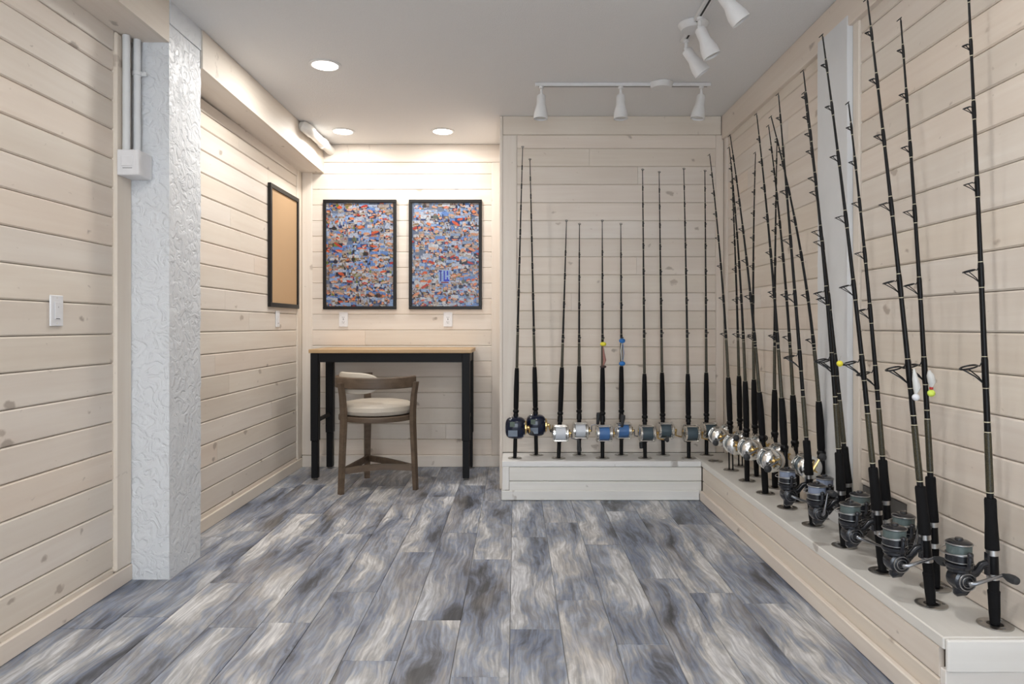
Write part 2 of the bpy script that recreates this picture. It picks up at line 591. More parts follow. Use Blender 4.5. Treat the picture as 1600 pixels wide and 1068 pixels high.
# right wall
wall_right = struct(MB().box((XR + T, YREAR, 0), (XR + 0.10, YB + T, CZ)).build('wall_right', 'gap'))
PILY0, PILY1 = 3.048, 3.344
clad(wall_right, (XR + T, 4.86, 0), (0, -1, 0), (-1, 0, 0), 4.86 - PILY1, 0.115, 0.262, 2.53, joints=0.3, c=0.0042)
# the near stretch: short planks above the grey panel, full planks in front of it
PANY0, PANY1, PANZ = 2.64, 2.99, 0.482
z_edges = [0.262] + [0.115 + k * PITCH for k in range(2, 19)] + [2.53]
for a, b in zip(z_edges[:-1], z_edges[1:]):
    far = PANY0 if b < 0.50 or a < PANZ - 0.02 else PANY1
    cut = random.uniform(0.3, 1.6)
    plank(wall_right, (XR + T, far, a), (0, -1, 0), (-1, 0, 0), far - cut, b - a, T)
    plank(wall_right, (XR + T, cut, a), (0, -1, 0), (-1, 0, 0), cut - YREAR, b - a, T)
plank(wall_right, (XR + T, PANY1, PANZ), (0, -1, 0), (-1, 0, 0), PANY1 - PANY0, 0.505 - PANZ, T)
# floor-level planks below the ledge height, in front of the ledge
clad(wall_right, (XR + T, 2.0, 0), (0, -1, 0), (-1, 0, 0), 2.0 - YREAR, 0.115, 0.0, 0.262, joints=0)

# rear wall behind the camera; its wide doorway is assumed, added to let daylight in
wall_rear = struct(MB().box((XL - 0.1, YREAR - 0.1, 0), (-1.35, YREAR, CZ)).box((1.15, YREAR - 0.1, 0), (XR + 0.1, YREAR, CZ))
                   .box((-1.35, YREAR - 0.1, 2.2), (1.15, YREAR, CZ)).build('wall_rear', 'white_paint'))

# baseboards
def base(name, lo, hi, axis):
    o = struct(board(name, lo, hi, axis, 'trim', None, 0.004))
    return o
base('baseboard_left', (XL, YREAR, 0), (XL + 0.016, COLY0, 0.0755), 'y')
base('baseboard_left_alcove', (XL, COLY1, 0), (XL + 0.016, YA, 0.0755), 'y')
base('baseboard_back', (XL + 0.017, YA - 0.014, 0), (-0.092, YA, 0.095), 'x')

# trims
tn = [0]
def trim(lo, hi, axis, mat='trim', bevel=0.003):
    tn[0] += 1
    return struct(board('trim_%d' % tn[0], lo, hi, axis, mat, None, bevel))
trim((XL - T, 3.04, 0.0765), (XL + 0.014, COLY0 - 0.001, 2.489), 'z', bevel=0.008)            # beside the column
trim((XL - T, YREAR, 2.40), (XL + 0.004, 3.039, 2.489), 'y')                                   # frieze under the soffit
trim((XL - T, COLY1, 2.40), (XL + 0.004, 5.584, 2.47), 'y')
trim((XL - T, 5.585, 0.0765), (XL + 0.010, YA + T, 2.46), 'z', bevel=0.006)                    # alcove corner boards
trim((XL + 0.011, YA - 0.004, 0.096), (-1.69, YA + T, 2.536), 'z', bevel=0.006)
trim((-0.197, YA - 0.004, 0.096), (-0.0905, YA + T, 2.536), 'z', bevel=0.004)
trim((XL + 0.011, YA - 0.006, 2.537), (-0.0905, YA + T, CZ - 0.001), 'x')                      # alcove head board
trim((-0.097, YB - 0.004, 0.263), (0.014, YB + T, 2.549), 'z', bevel=0.005)                    # rod bay boards
trim((-0.112, YB - 0.010, 0.0), (-0.0905, YA, CZ - 0.002), 'z', bevel=0.003)                   # edge of the partition
trim((-0.0895, YB - 0.006, 2.55), (1.484, YB + T, CZ - 0.001), 'x')
trim((1.445, YB - 0.006, 0.263), (XR - 0.0125, YB + T, 2.549), 'z', bevel=0.005)
trim((XR - 0.012, 4.86, 0.263), (XR + T, YB, 2.53), 'z', bevel=0.005)                          # right wall corner
trim((1.486, YREAR, 2.515), (XR + T, YB - 0.007, CZ - 0.001), 'y')                             # right wall head board
trim((XR - 0.010, PANY1 + 0.002, 0.263), (XR + T, PILY0 - 0.003, 2.53), 'z', bevel=0.004)      # strip beside the white pilaster

# boxed soffit along the left wall, in two lengths either side of the column
def soffit(name, y0, y1, z0, z1, x):
    def wedge(mb, xa, xb, za0, za1, zb):
        mb.add([(xa, y0, za0), (xb, y0, za0), (xb, y1, za1), (xa, y1, za1), (xa, y0, zb), (xb, y0, zb), (xb, y1, zb), (xa, y1, zb)],
               [(0, 3, 2, 1), (4, 5, 6, 7), (0, 1, 5, 4), (1, 2, 6, 5), (2, 3, 7, 6), (3, 0, 4, 7)])
        return mb
    root = wedge(MB(), XL - 0.018, x - 0.019, z0 + 0.02, z1 + 0.02, CZ - 0.001).build(name, 'gap')
    struct(root)
    f = wedge(MB(), x - 0.018, x, z0, z1, CZ - 0.002)
    for nm, mb in (('face_board', f), ('underside_board', None)):
        if mb is None:
            mb = MB()
            xa, xb = XL - 0.017, x - 0.0185
            mb.add([(xa, y0, z0 + 0.001), (xb, y0, z0 + 0.001), (xb, y1, z1 + 0.001), (xa, y1, z1 + 0.001),
                    (xa, y0, z0 + 0.019), (xb, y0, z0 + 0.019), (xb, y1, z1 + 0.019), (xa, y1, z1 + 0.019)],
                   [(0, 3, 2, 1), (4, 5, 6, 7), (0, 1, 5, 4), (1, 2, 6, 5), (2, 3, 7, 6), (3, 0, 4, 7)])
        # turn the mesh so its own X runs along the room (grain direction)
        mb.v = [(p[1], -p[0], p[2]) for p in mb.v]
        o = mb.build(nm, 'trim', root)
        o.rotation_euler = (0, 0, PI / 2)
    return root
soffit('trim_20', YREAR, COLY0 - 0.002, 2.488, 2.488, -1.603)
soffit('trim_21', COLY1 + 0.002, YA - 0.001, 2.488, 2.447, -1.594)

# rough white column
def rough_box(lo, hi, step, amp, seed):
    """box whose faces are gridded and pushed in and out a little, like trowelled stucco"""
    mb = MB()
    lo, hi = Vector(lo), Vector(hi)
    for ax in range(3):
        for side in (0, 1):
            u, v = [(1, 2), (2, 0), (0, 1)][ax]
            nu = max(2, int((hi[u] - lo[u]) / step)); nv = max(2, int((hi[v] - lo[v]) / step))
            vs, fs = [], []
            for i in range(nu + 1):
                for j in range(nv + 1):
                    p = Vector((0, 0, 0))
                    p[ax] = (lo, hi)[side][ax]
                    p[u] = lo[u] + (hi[u] - lo[u]) * i / nu
                    p[v] = lo[v] + (hi[v] - lo[v]) * j / nv
                    q = p * 9 + Vector((seed, 0, 0))
                    h = noise.fractal(q, 0.9, 2.1, 4) + 0.7 * abs(noise.noise(q * 2.3))
                    d = p - (lo + hi) / 2
                    # push along the outward box direction so edges stay shared
                    out = Vector([(1 if d[k] > 0 else -1) if abs(abs(d[k]) - (hi[k] - lo[k]) / 2) < 1e-6 else 0 for k in range(3)])
                    out.z = 0
                    vs.append(p + out * amp * max(-1, min(1, h)))
            for i in range(nu):
                for j in range(nv):
                    a = i * (nv + 1) + j
                    fs.append((a, a + nv + 1, a + nv + 2, a + 1))
            mb.add(vs, fs)
    return mb
col_o = rough_box((XL - 0.05, COLY0, 0), (COLX, COLY1, 2.575), 0.012, 0.0028, 3.0).build('column', 'stucco', None, True)
struct(col_o, 'white rough-plastered column standing out from the left pine wall')
rough_box((XL - 0.05, COLY0 + 0.001, 2.578), (COLX + 0.004, COLY1 - 0.001, CZ), 0.02, 0.0015, 9.0).build('column_head', 'stucco', col_o, True)

pil = struct(rough_box((1.482, PILY0, 0.264), (XR + T + 0.02, PILY1, 2.56), 0.03, 0.0018, 5.0).build('pilaster', 'white_paint', None, True),
             'flat white painted pilaster on the right pine wall')

# ------------------------------------------------------------------ ledges that carry the rods
LZ = 0.262
lb = thing('rod_ledge', 'low whitewashed plank ledge under the rods along the back wall', 'ledge', (0, 0, 0), 'plank ledges')
MB().box((-0.07, 4.622, 0.004), (1.262, YB, LZ - 0.039)).build('carcass', 'gap', lb)
board('top_board', (-0.089, 4.604, LZ - 0.038), (1.257, YB - 0.005, LZ), 'x', 'ledge', lb, 0.004)
plank(lb, (-0.04, 4.622, 0.1265), (1, 0, 0), (0, -1, 0), 1.297, 0.096, 0.016, 'ledge')
plank(lb, (-0.04, 4.622, 0.040), (1, 0, 0), (0, -1, 0), 1.297, 0.0865, 0.016, 'ledge')
board('end_trim', (-0.087, 4.603, 0.068), (-0.041, 4.622, 0.2235), 'z', 'ledge', lb, 0.003)
board('end_panel', (-0.087, 4.6225, 0.004), (-0.0705, YB - 0.006, 0.2235), 'y', 'ledge', lb, 0.002)
board('base_board', (-0.092, 4.588, 0.002), (1.239, 4.6025, 0.067), 'x', 'ledge', lb, 0.004)
board('base_return', (-0.0925, 4.603, 0.002), (-0.0875, 4.90, 0.067), 'y', 'ledge', lb, 0.001)

LY0 = 2.005
lr = thing('rod_ledge', 'low whitewashed plank ledge under the rods along the right wall', 'ledge', (0, 0, 0), 'plank ledges')
MB().box((1.279, LY0 + 0.04, 0.004), (XR + T - 0.001, YB - 0.02, LZ - 0.039)).build('carcass', 'gap', lr)
board('top_board', (1.2585, LY0 + 0.002, LZ - 0.038), (XR + T - 0.002, YB - 0.005, LZ), 'y', 'ledge', lr, 0.004)
for y0, y1 in ((LY0 + 0.03, 3.62), (3.62, 4.60)):
    plank(lr, (1.279, y1, 0.1265), (0, -1, 0), (-1, 0, 0), y1 - y0, 0.096, 0.016, 'trim')
    plank(lr, (1.279, y1, 0.040), (0, -1, 0), (-1, 0, 0), y1 - y0, 0.0865, 0.016, 'trim')
board('base_board', (1.240, LY0 + 0.03, 0.002), (1.262, 4.587, 0.067), 'y', 'trim', lr, 0.004)
board('end_board', (1.262, LY0 - 0.016, LZ - 0.098), (XR - 0.004, LY0 + 0.0015, LZ - 0.002), 'x', 'ledge', lr, 0.005)
board('end_panel', (1.266, LY0 + 0.003, 0.004), (XR - 0.004, LY0 + 0.0295, LZ - 0.0995), 'x', 'ledge', lr, 0.002)

pan = thing('access_panel', 'flat dark grey panel let into the right wall just above the ledge', 'panel', (XR + T, PANY0, LZ))
MB().box((-0.012, 0.003, 0.002), (-0.001, PANY1 - PANY0 - 0.003, PANZ - LZ - 0.002)).build('sheet', 'panel_grey', pan)
mb = MB()
for yy, zz in ((0.02, 0.02), (0.02, 0.19), (0.32, 0.02), (0.32, 0.19)):
    mb.lathe([(0.006, 0), (0.006, 0.002), (0.003, 0.003)], (-0.012, yy, zz), (-1, 0, 0), 10)
mb.build('screws', 'steel', pan, True)['kind'] = 'stuff'

# ------------------------------------------------------------------ desk
desk = thing('work_table', 'tall work table with pale wood top and black telescoping steel legs', 'table', (-0.946, 5.41, 0))
def dk(x, y):
    return x + 0.946, y - 5.41
DX0, DX1, DY0, DY1 = -1.565, -0.330, 5.165, 5.672
DZ = 0.9965
board('table_top', (DX0 + 0.946, DY0 - 5.41, DZ - 0.029), (DX1 + 0.946, DY1 - 5.41, DZ), 'x', 'bamboo', desk, 0.003)
fx0, fx1, fy0, fy1 = -1.555, -0.345, 5.18, 5.655
apr = MB()
az0, az1 = DZ - 0.099, DZ - 0.030
apr.box((fx0 + 0.946 + 0.061, fy0 - 5.41 + 0.006, az0), (fx1 + 0.946 - 0.061, fy0 - 5.41 + 0.036, az1))
apr.box((fx0 + 0.946 + 0.061, fy1 - 5.41 - 0.036, az0), (fx1 + 0.946 - 0.061, fy1 - 5.41 - 0.006, az1))
apr.box((fx0 + 0.946 + 0.006, fy0 - 5.41 + 0.061, az0), (fx0 + 0.946 + 0.036, fy1 - 5.41 - 0.061, az1))
apr.box((fx1 + 0.946 - 0.036, fy0 - 5.41 + 0.061, az0), (fx1 + 0.946 - 0.006, fy1 - 5.41 - 0.061, az1))
apr.build('apron', 'black_steel', desk)
for sx in (0, 1):
    for sy in (0, 1):
        x0 = (fx0 if sx == 0 else fx1 - 0.060) + 0.946
        y0 = (fy0 if sy == 0 else fy1 - 0.060) - 5.41
        leg = board('leg', (x0, y0, 0.30), (x0 + 0.060, y0 + 0.060, DZ - 0.030), 'z', 'black_steel', desk, 0.003)
        inner = board('leg_extension', (x0 + 0.005, y0 + 0.005, 0.016), (x0 + 0.055, y0 + 0.055, 0.2995), 'z', 'black_steel', desk, 0.003)
        MB().lathe([(0.018, 0.0005), (0.020, 0.006), (0.008, 0.010), (0.008, 0.017)], (x0 + 0.03, y0 + 0.03, 0), (0, 0, 1), 12).build('levelling_foot', 'steel', desk, True)
for x in (fx0 + 0.946 + 0.018, fx1 + 0.946 - 0.042):
    board('side_bar', (x, fy0 - 5.41 + 0.061, 0.435), (x + 0.024, fy1 - 5.41 - 0.061, 0.462), 'y', 'black_steel', desk, 0.002)

# ------------------------------------------------------------------ counter chair: three legs, wrap-round rail, round cushion
CC = Vector((-1.010, 4.994, 0))
chair = thing('counter_chair', 'three-legged brown wood counter chair with cream round cushion at the table', 'chair', tuple(CC))
back = math.atan2(-0.751, -0.661)            # direction of the rear leg seen from the centre
RR = 0.292
SPAN = math.radians(120)
# rail
def arc_slab(a0, a1, r_in, r_out, z_in0, z_in1, n=28, flare=0.0, rnd=0.006):
    mb = MB()
    vs, fs = [], []
    prof = [(r_in, z_in0 + rnd), (r_in + rnd, z_in0), (r_out - rnd, z_in0), (r_out, z_in0 + rnd),
            (r_out, z_in1 - rnd), (r_out - rnd, z_in1), (r_in + rnd, z_in1), (r_in, z_in1 - rnd)]
    m = len(prof)
    for i in range(n + 1):
        a = a0 + (a1 - a0) * i / n
        for r, z in prof:
            vs.append((r * math.cos(a), r * math.sin(a), z))
    for i in range(n):
        for k in range(m):
            fs.append((i * m + k, i * m + (k + 1) % m, (i + 1) * m + (k + 1) % m, (i + 1) * m + k))
    fs.append(tuple(range(m)))
    fs.append(tuple(n * m + k for k in range(m)))
    return mb.add(vs, fs)
arc_slab(back - SPAN, back + SPAN, RR - 0.016, RR + 0.008, 0.735, 0.815).build('back_rail', 'walnut', chair, True)
# padded back rest, inside the rail
mb = MB()
vs, fs = [], []
n, m = 24, 12
for i in range(n + 1):
    t = -1 + 2 * i / n
    a = back + t * math.radians(58)
    e = math.sqrt(max(0.0, 1 - abs(t) ** 4))
    for k in range(m):
        an = 2 * PI * k / m
        sx, sz = math.cos(an), math.sin(an)
        sx = math.copysign(abs(sx) ** 0.6, sx); sz = math.copysign(abs(sz) ** 0.6, sz)
        r = RR - 0.043 + 0.024 * e * sx
        z = 0.772 + 0.076 * max(e, 0.05) * sz
        vs.append((r * math.cos(a), r * math.sin(a), z))
for i in range(n):
    for k in range(m):
        fs.append((i * m + k, i * m + (k + 1) % m, (i + 1) * m + (k + 1) % m, (i + 1) * m + k))
fs += [tuple(range(m)), tuple(n * m + k for k in range(m))]
mb.add(vs, fs).build('back_pad', 'cushion', chair, True)
# seat
mb = MB()
prof = [(0.215, 0.538), (0.248, 0.546), (0.262, 0.572), (0.257, 0.600), (0.234, 0.620), (0.170, 0.631), (0.09, 0.636), (0.0, 0.637)]
mb.lathe(prof, seg=40).build('seat_cushion', 'cushion', chair, True)
MB().lathe([(0.20, 0.500), (0.272, 0.500), (0.275, 0.506), (0.275, 0.532), (0.270, 0.5375), (0.19, 0.5375)], seg=40, ring=True).build('seat_frame', 'walnut', chair, True)
leg_dirs = [back, back - math.radians(113), back + math.radians(113)]
for a in leg_dirs:
    d = Vector((math.cos(a), math.sin(a), 0))
    s = Vector((-d.y, d.x, 0))
    mb = MB()
    path = [(0.312, 0.0, 0.019), (0.306, 0.12, 0.021), (0.298, 0.30, 0.023), (0.290, 0.48, 0.026), (0.290, 0.57, 0.026), (0.298, 0.68, 0.023), (0.315, 0.775, 0.021)]
    vs, fs = [], []
    for r, z, w in path:
        for (p, q) in ((-1, -1), (1, -1), (1, 1), (-1, 1)):
            vs.append(d * (r + p * 0.014) + s * (q * w) + Vector((0, 0, z)))
    for i in range(len(path) - 1):
        for k in range(4):
            fs.append((i * 4 + k, i * 4 + (k + 1) % 4, (i + 1) * 4 + (k + 1) % 4, (i + 1) * 4 + k))
    fs += [(0, 1, 2, 3), tuple(len(path) * 4 - 4 + k for k in range(4))]
    mb.add(vs, fs).build('leg', 'walnut', chair)
for i in range(3):
    a, b = leg_dirs[i], leg_dirs[(i + 1) % 3]
    p = Vector((math.cos(a), math.sin(a), 0)) * 0.292
    q = Vector((math.cos(b), math.sin(b), 0)) * 0.292
    mb = MB()
    vs, fs = [], []
    nn = 12
    for j in range(nn + 1):
        t = j / nn
        c = p.lerp(q, t) * (1 - 0.16 * math.sin(PI * t))
        tang = (q - p).normalized()
        nrm = Vector((-tang.y, tang.x, 0))
        zc = 0.158 + 0.012 * math.sin(PI * t)
        for (o_, h_) in ((-0.010, -0.022), (0.010, -0.022), (0.010, 0.022), (-0.010, 0.022)):
            vs.append(c + nrm * o_ + Vector((0, 0, zc + h_)))
    for j in range(nn):
        for k in range(4):
            fs.append((j * 4 + k, j * 4 + (k + 1) % 4, (j + 1) * 4 + (k + 1) % 4, (j + 1) * 4 + k))
    fs += [(0, 1, 2, 3), tuple(nn * 4 + k for k in range(4))]
    mb.add(vs, fs).build('stretcher', 'walnut', chair)

# ------------------------------------------------------------------ framed collages and cork board
def collage(seed, w, h, special):
    """colours of a printed collage of small fishing snapshots"""
    rg = random.Random(seed)
    sky = [(0.55, 0.66, 0.82), (0.38, 0.52, 0.76), (0.66, 0.70, 0.78), (0.50, 0.58, 0.70), (0.74, 0.76, 0.80), (0.62, 0.58, 0.56)]
    sea = [(0.07, 0.15, 0.34), (0.12, 0.24, 0.46), (0.20, 0.32, 0.50), (0.05, 0.10, 0.22)]
    fish = [(0.80, 0.36, 0.20), (0.84, 0.50, 0.32), (0.78, 0.58, 0.46), (0.80, 0.62, 0.52), (0.82, 0.55, 0.42), (0.55, 0.45, 0.32), (0.70, 0.22, 0.16), (0.62, 0.60, 0.58)]
    cloth = [(0.05, 0.05, 0.07), (0.10, 0.12, 0.22), (0.12, 0.10, 0.10), (0.08, 0.14, 0.34), (0.75, 0.76, 0.78), (0.30, 0.10, 0.10), (0.35, 0.38, 0.34), (0.55, 0.62, 0.72), (0.45, 0.50, 0.20)]
    deck = [(0.62, 0.60, 0.58), (0.40, 0.32, 0.26), (0.55, 0.46, 0.38), (0.75, 0.72, 0.70)]
    img = [[(0.4, 0.45, 0.55)] * w for _ in range(h)]

    def put(x, y, c):
        if 0 <= x < w and 0 <= y < h:
            j = rg.uniform(0.82, 1.16)
            img[y][x] = tuple(min(1, q * j) for q in c)

    def ell(cx, cy, rx, ry, c, tilt=0.0):
        R = int(max(rx, ry)) + 1
        ca, sa = math.cos(tilt), math.sin(tilt)
        for yy in range(int(cy) - R, int(cy) + R + 1):
            for xx in range(int(cx) - R, int(cx) + R + 1):
                dx, dy = xx - cx, yy - cy
                u, v = dx * ca + dy * sa, -dx * sa + dy * ca
                if (u / rx) ** 2 + (v / ry) ** 2 <= 1:
                    put(xx, yy, c)

    def photo(x, y, pw, ph):
        s, e = rg.choice(sky), rg.choice(sea)
        if rg.random() < 0.42:
            e = rg.choice(deck)
        hz = ph * rg.uniform(0.35, 0.65)
        for yy in range(int(ph)):
            for xx in range(int(pw)):
                put(int(x) + xx, int(y) + yy, s if yy < hz else e)
        k = rg.random()
        for _ in range(1 if pw < 12 else rg.choice((1, 2, 2, 3))):
            if k < 0.55:
                px = x + rg.uniform(0.25, 0.75) * pw
                c = rg.choice(cloth)
                ell(px, y + ph * 0.70, pw * 0.16 + 0.8, ph * 0.36, c)
                ell(px, y + ph * 0.28, 1.3, 1.5, (0.60, 0.40, 0.30))
                ell(px, y + ph * 0.17, 1.4, 0.8, rg.choice(cloth))
        if k > 0.10:
            ell(x + pw * rg.uniform(0.4, 0.6), y + ph * rg.uniform(0.55, 0.75), pw * rg.uniform(0.30, 0.50), max(1.5, ph * rg.uniform(0.15, 0.27)),
                rg.choice(fish), rg.uniform(-0.6, 0.6))
            if rg.random() < 0.5:
                ell(x + pw * 0.5, y + ph * 0.80, pw * 0.3, max(0.8, ph * 0.05), (0.80, 0.76, 0.70), rg.uniform(-0.4, 0.4))
    for _ in range(720):
        pw, ph = rg.choice(((17, 12), (13, 10), (11, 14), (9, 11), (22, 13), (10, 9)))
        photo(rg.randint(-4, w - 4), rg.randint(-4, h - 4), pw, ph)
    if special:                              # bold blue snapshot in the lower middle of the right-hand collage
        bx, by = int(w * 0.40), int(h * 0.65)
        navy, royal, back_ = (0.03, 0.08, 0.55), (0.05, 0.16, 0.74), (0.55, 0.66, 0.84)
        for yy in range(30):
            for xx in range(25):
                put(bx + xx, by + yy, back_)
        for yy in range(2, 25):
            for xx in (3, 4, 5):
                put(bx + xx, by + yy, navy)
            for xx in (11, 12, 13):
                put(bx + xx, by + yy, royal)
            for xx in (18, 19, 20):
                if yy < 12 or yy > 15:
                    put(bx + xx, by + yy, royal)
        for xx in range(0, 7):
            for yy in (1, 2, 3):
                put(bx + xx, by + yy, navy)
        for xx in range(11, 24):
            for yy in (21, 22, 23, 24):
                put(bx + xx, by + yy, royal)
        for xx in range(5, 22):
            for yy in (26, 27, 28):
                put(bx + xx, by + yy, (0.50, 0.06, 0.08))
    return img

def picture(x0, x1, z0, z1, seed, label, special):
    y = YA
    t = thing('framed_collage', label, 'picture', ((x0 + x1) / 2, y, z0), 'framed photo collages')
    hw, h, fw, d = (x1 - x0) / 2, z1 - z0, 0.026, 0.024
    for lo, hi, ax in (((-hw, -d, 0), (hw, -0.001, fw), 'x'), ((-hw, -d, h - fw), (hw, -0.001, h), 'x'),
                       ((-hw, -d, fw + 0.0004), (-hw + fw, -0.001, h - fw - 0.0004), 'z'), ((hw - fw, -d, fw + 0.0004), (hw, -0.001, h - fw - 0.0004), 'z')):
        board('frame_rail', lo, hi, ax, 'black_frame', t, 0.002)
    pw, ph = 2 * (hw - fw) + 0.004, h - 2 * fw + 0.004
    w, hh = 150, 230
    img = collage(seed, w, hh, special)
    vs, fs, cols = [], [], []
    for j in range(hh):
        for i in range(w):
            vs.append((-pw / 2 + pw * i / (w - 1), -0.010, fw - 0.002 + ph * (1 - j / (hh - 1))))
            cols += [*[(q * 0.88) ** 2.35 for q in img[j][i]], 1.0]
    for j in range(hh - 1):
        for i in range(w - 1):
            a = j * w + i
            fs.append((a, a + w, a + w + 1, a + 1))
    nb = len(vs)
    for p in ((-pw / 2, -0.002), (pw / 2, -0.002)):                      # thickness of the mounting board
        for z in (fw - 0.002, fw - 0.002 + ph):
            vs.append((p[0], p[1], z)); cols += [0.5, 0.5, 0.5, 1.0]
    fs.append((nb, nb + 2, nb + 3, nb + 1))
    me = bpy.data.meshes.new('photo_print')
    me.from_pydata(vs, [], fs)
    at = me.color_attributes.new('print', 'FLOAT_COLOR', 'POINT')
    at.data.foreach_set('color', cols)
    me.materials.append(M['print'])
    link('photo_print', me, t)
    return t
picture(-1.597, -0.988, 1.311, 2.222, 5, 'black framed collage of fishing snapshots nearer the cork board wall', False)
picture(-0.884, -0.277, 1.311, 2.222, 8, 'black framed collage of fishing snapshots with a bold blue picture low in it', True)

cb = thing('cork_board', 'black framed cork board on the left pine wall', 'board', (XL, 5.26, 1.313))
hw, h, fw, d = 0.325, 0.899, 0.032, 0.024
for lo, hi, ax in (((0.001, -hw, 0), (d, hw, fw), 'y'), ((0.001, -hw, h - fw), (d, hw, h), 'y'),
                   ((0.001, -hw, fw + 0.0004), (d, -hw + fw, h - fw - 0.0004), 'z'), ((0.001, hw - fw, fw + 0.0004), (d, hw, h - fw - 0.0004), 'z')):
    board('frame_rail', lo, hi, ax, 'black_frame', cb, 0.002)
MB().box((0.002, -hw + fw - 0.002, fw - 0.002), (0.012, hw - fw + 0.002, h - fw + 0.002)).build('cork_sheet', 'cork', cb)

# ------------------------------------------------------------------ wall plates
def plate(loc, rotz, kind, label, name):
    """plate built facing local -Y"""
    t = thing(name, label, 'switch' if kind == 'switch' else 'outlet', loc, 'white wall plates')
    t.rotation_euler = (0, 0, rotz)
    board('cover_plate', (-0.037, -0.008, -0.060), (0.037, -0.0005, 0.060), 'z', 'white_plastic', t, 0.0035, 2)
    if kind == 'switch':
        r = board('rocker', (-0.0165, -0.0115, -0.034), (0.0165, -0.0083, 0.034), 'z', 'white_plastic', t, 0.002)
        MB().box((-0.012, -0.0120, -0.0325), (0.010, -0.0112, -0.0300)).build('lower_slot', 'slot', t)
        MB().lathe([(0.0016, 0), (0.0016, 0.0006)], (0.002, -0.0115, 0.014), (0, -1, 0), 8).build('indicator', 'slot', t)
    else:
        board('socket_face', (-0.0165, -0.0105, -0.034), (0.0165, -0.0083, 0.034), 'z', 'white_plastic', t, 0.001)
        sl = MB()
        for zc in (-0.019, 0.019):
            sl.box((-0.0085, -0.0110, zc - 0.005), (-0.006, -0.0106, zc + 0.005))
            sl.box((0.006, -0.0110, zc - 0.004), (0.0085, -0.0106, zc + 0.004))
            sl.lathe([(0.0028, 0), (0.0028, 0.0004)], (0, -0.0106, zc - 0.009), (0, -1, 0), 10)
        sl.box((-0.004, -0.0112, -0.003), (0.004, -0.0106, 0.003))
        sl.build('slots', 'slot', t)
    MB().lathe([(0.003, 0), (0.003, 0.0008)], (0, -0.008, 0.050), (0, -1, 0), 10).lathe([(0.003, 0), (0.003, 0.0008)], (0, -0.008, -0.050), (0, -1, 0), 10).build('screws', 'ivory_plastic', t)
    return t
# planks on the left wall face +X: turn local -Y to +X
plate((XL + 0.0005, 2.656, 1.235), PI / 2, 'switch', 'white wall plate on the pine wall in front of the white column', 'wall_plate')
plate((XL + 0.0005, 5.13, 1.226), PI / 2, 'switch', 'white wall plate under the cork board', 'wall_plate')
plate((-1.430, YA - 0.0005, 1.226), 0, 'outlet', 'white power outlet under the collage nearer the cork board', 'power_outlet')
plate((-0.560, YA - 0.0005, 1.226), 0, 'outlet', 'white power outlet under the collage with the bold blue picture', 'power_outlet')

# ------------------------------------------------------------------ conduits, junction box, waste pipe
c1 = thing('conduit', 'painted white conduit on the wood trim above the junction box', 'pipe', (-1.756, 3.083, 1.962), 'conduits')
MB().tube([(0, 0, 0), (0, 0, 0.525)], 0.0160, 14).build('pipe', 'white_paint', c1, True)
c2 = thing('conduit', 'painted white conduit with a strap, tight against the column', 'pipe', (-1.735, 3.132, 1.962), 'conduits')
MB().tube([(0, 0, 0), (0, 0, 0.525)], 0.0160, 14).build('pipe', 'white_paint', c2, True)
MB().lathe([(0.0165, 0), (0.0195, 0.002), (0.0195, 0.018), (0.0165, 0.02)], (0, 0, 0.36), (0, 0, 1), 16).box((0.018, 0.004, 0.362), (0.040, 0.012, 0.378)).build('strap', 'white_paint', c2, True)
jb = thing('junction_box', 'small white surface junction box below the conduits', 'box', (-1.726, 3.10, 1.848))
board('box_body', (-0.048, -0.060, 0), (0.046, 0.060, 0.1135), 'z', 'white_plastic', jb, 0.003)
MB().box((-0.022, -0.0612, 0.030), (0.020, -0.0602, 0.032)).build('cover_slot', 'slot', jb)
board('cover_boss', (-0.028, -0.063, 0.040), (0.024, -0.0602, 0.085), 'z', 'white_plastic', jb, 0.001)

wp = thing('waste_pipe', 'fat white plastic pipe under the ceiling beside the soffit', 'pipe', (-1.536, 5.05, 2.630))
MB().tube([(0, 0.04, 0), (0, 0.637, 0)], 0.036, 20).build('pipe_run', 'ivory_plastic', wp, True)
MB().tube([(0, 0.38, 0), (0, 0.43, 0)], 0.044, 20).build('coupling', 'ivory_plastic', wp, True)
MB().tube([(0, 0.09, 0), (0, 0.055, 0), (-0.004, 0.025, 0.003), (-0.016, 0.004, 0.010), (-0.034, -0.006, 0.020), (-0.054, -0.007, 0.030)],
          [0.042, 0.042, 0.042, 0.041, 0.040, 0.024], 20).build('elbow', 'ivory_plastic', wp, True)

# ------------------------------------------------------------------ ceiling lights
dl_labels = ['round lit downlight over the open floor before the soffit pipe', 'round lit downlight over the alcove beside the white waste pipe',
             'round lit downlight over the alcove towards the rod bay',
             'added unseen downlight before the left wall plate', 'added unseen downlight in the middle of the entrance end', 'added unseen downlight beside the assumed rear doorway']
for i, (x, y, w) in enumerate(DOWNLIGHTS):
    lab = dl_labels[i]
    t = thing('downlight', lab, 'ceiling light', (x, y, CZ), 'lit downlights')
    MB().lathe([(0.074, -0.0005), (0.092, -0.0005), (0.092, -0.004), (0.084, -0.007), (0.074, -0.007)], seg=32, ring=True).build('trim_ring', 'white_metal', t, True)
    MB().lathe([(0.0, -0.001), (0.0735, -0.001), (0.0735, -0.005), (0.0, -0.005)], seg=32).build('lens', 'lens', t)
    ld = bpy.data.lights.new('downlight_lamp', 'AREA')
    ld.shape = 'DISK'
    ld.size = 0.15
    ld.energy = w
    ld.color = LIGHT_COL
    lo = bpy.data.objects.new('lamp_light', ld)
    COL.objects.link(lo)
    lo.parent = t
    lo.location = (0, 0, -0.010)

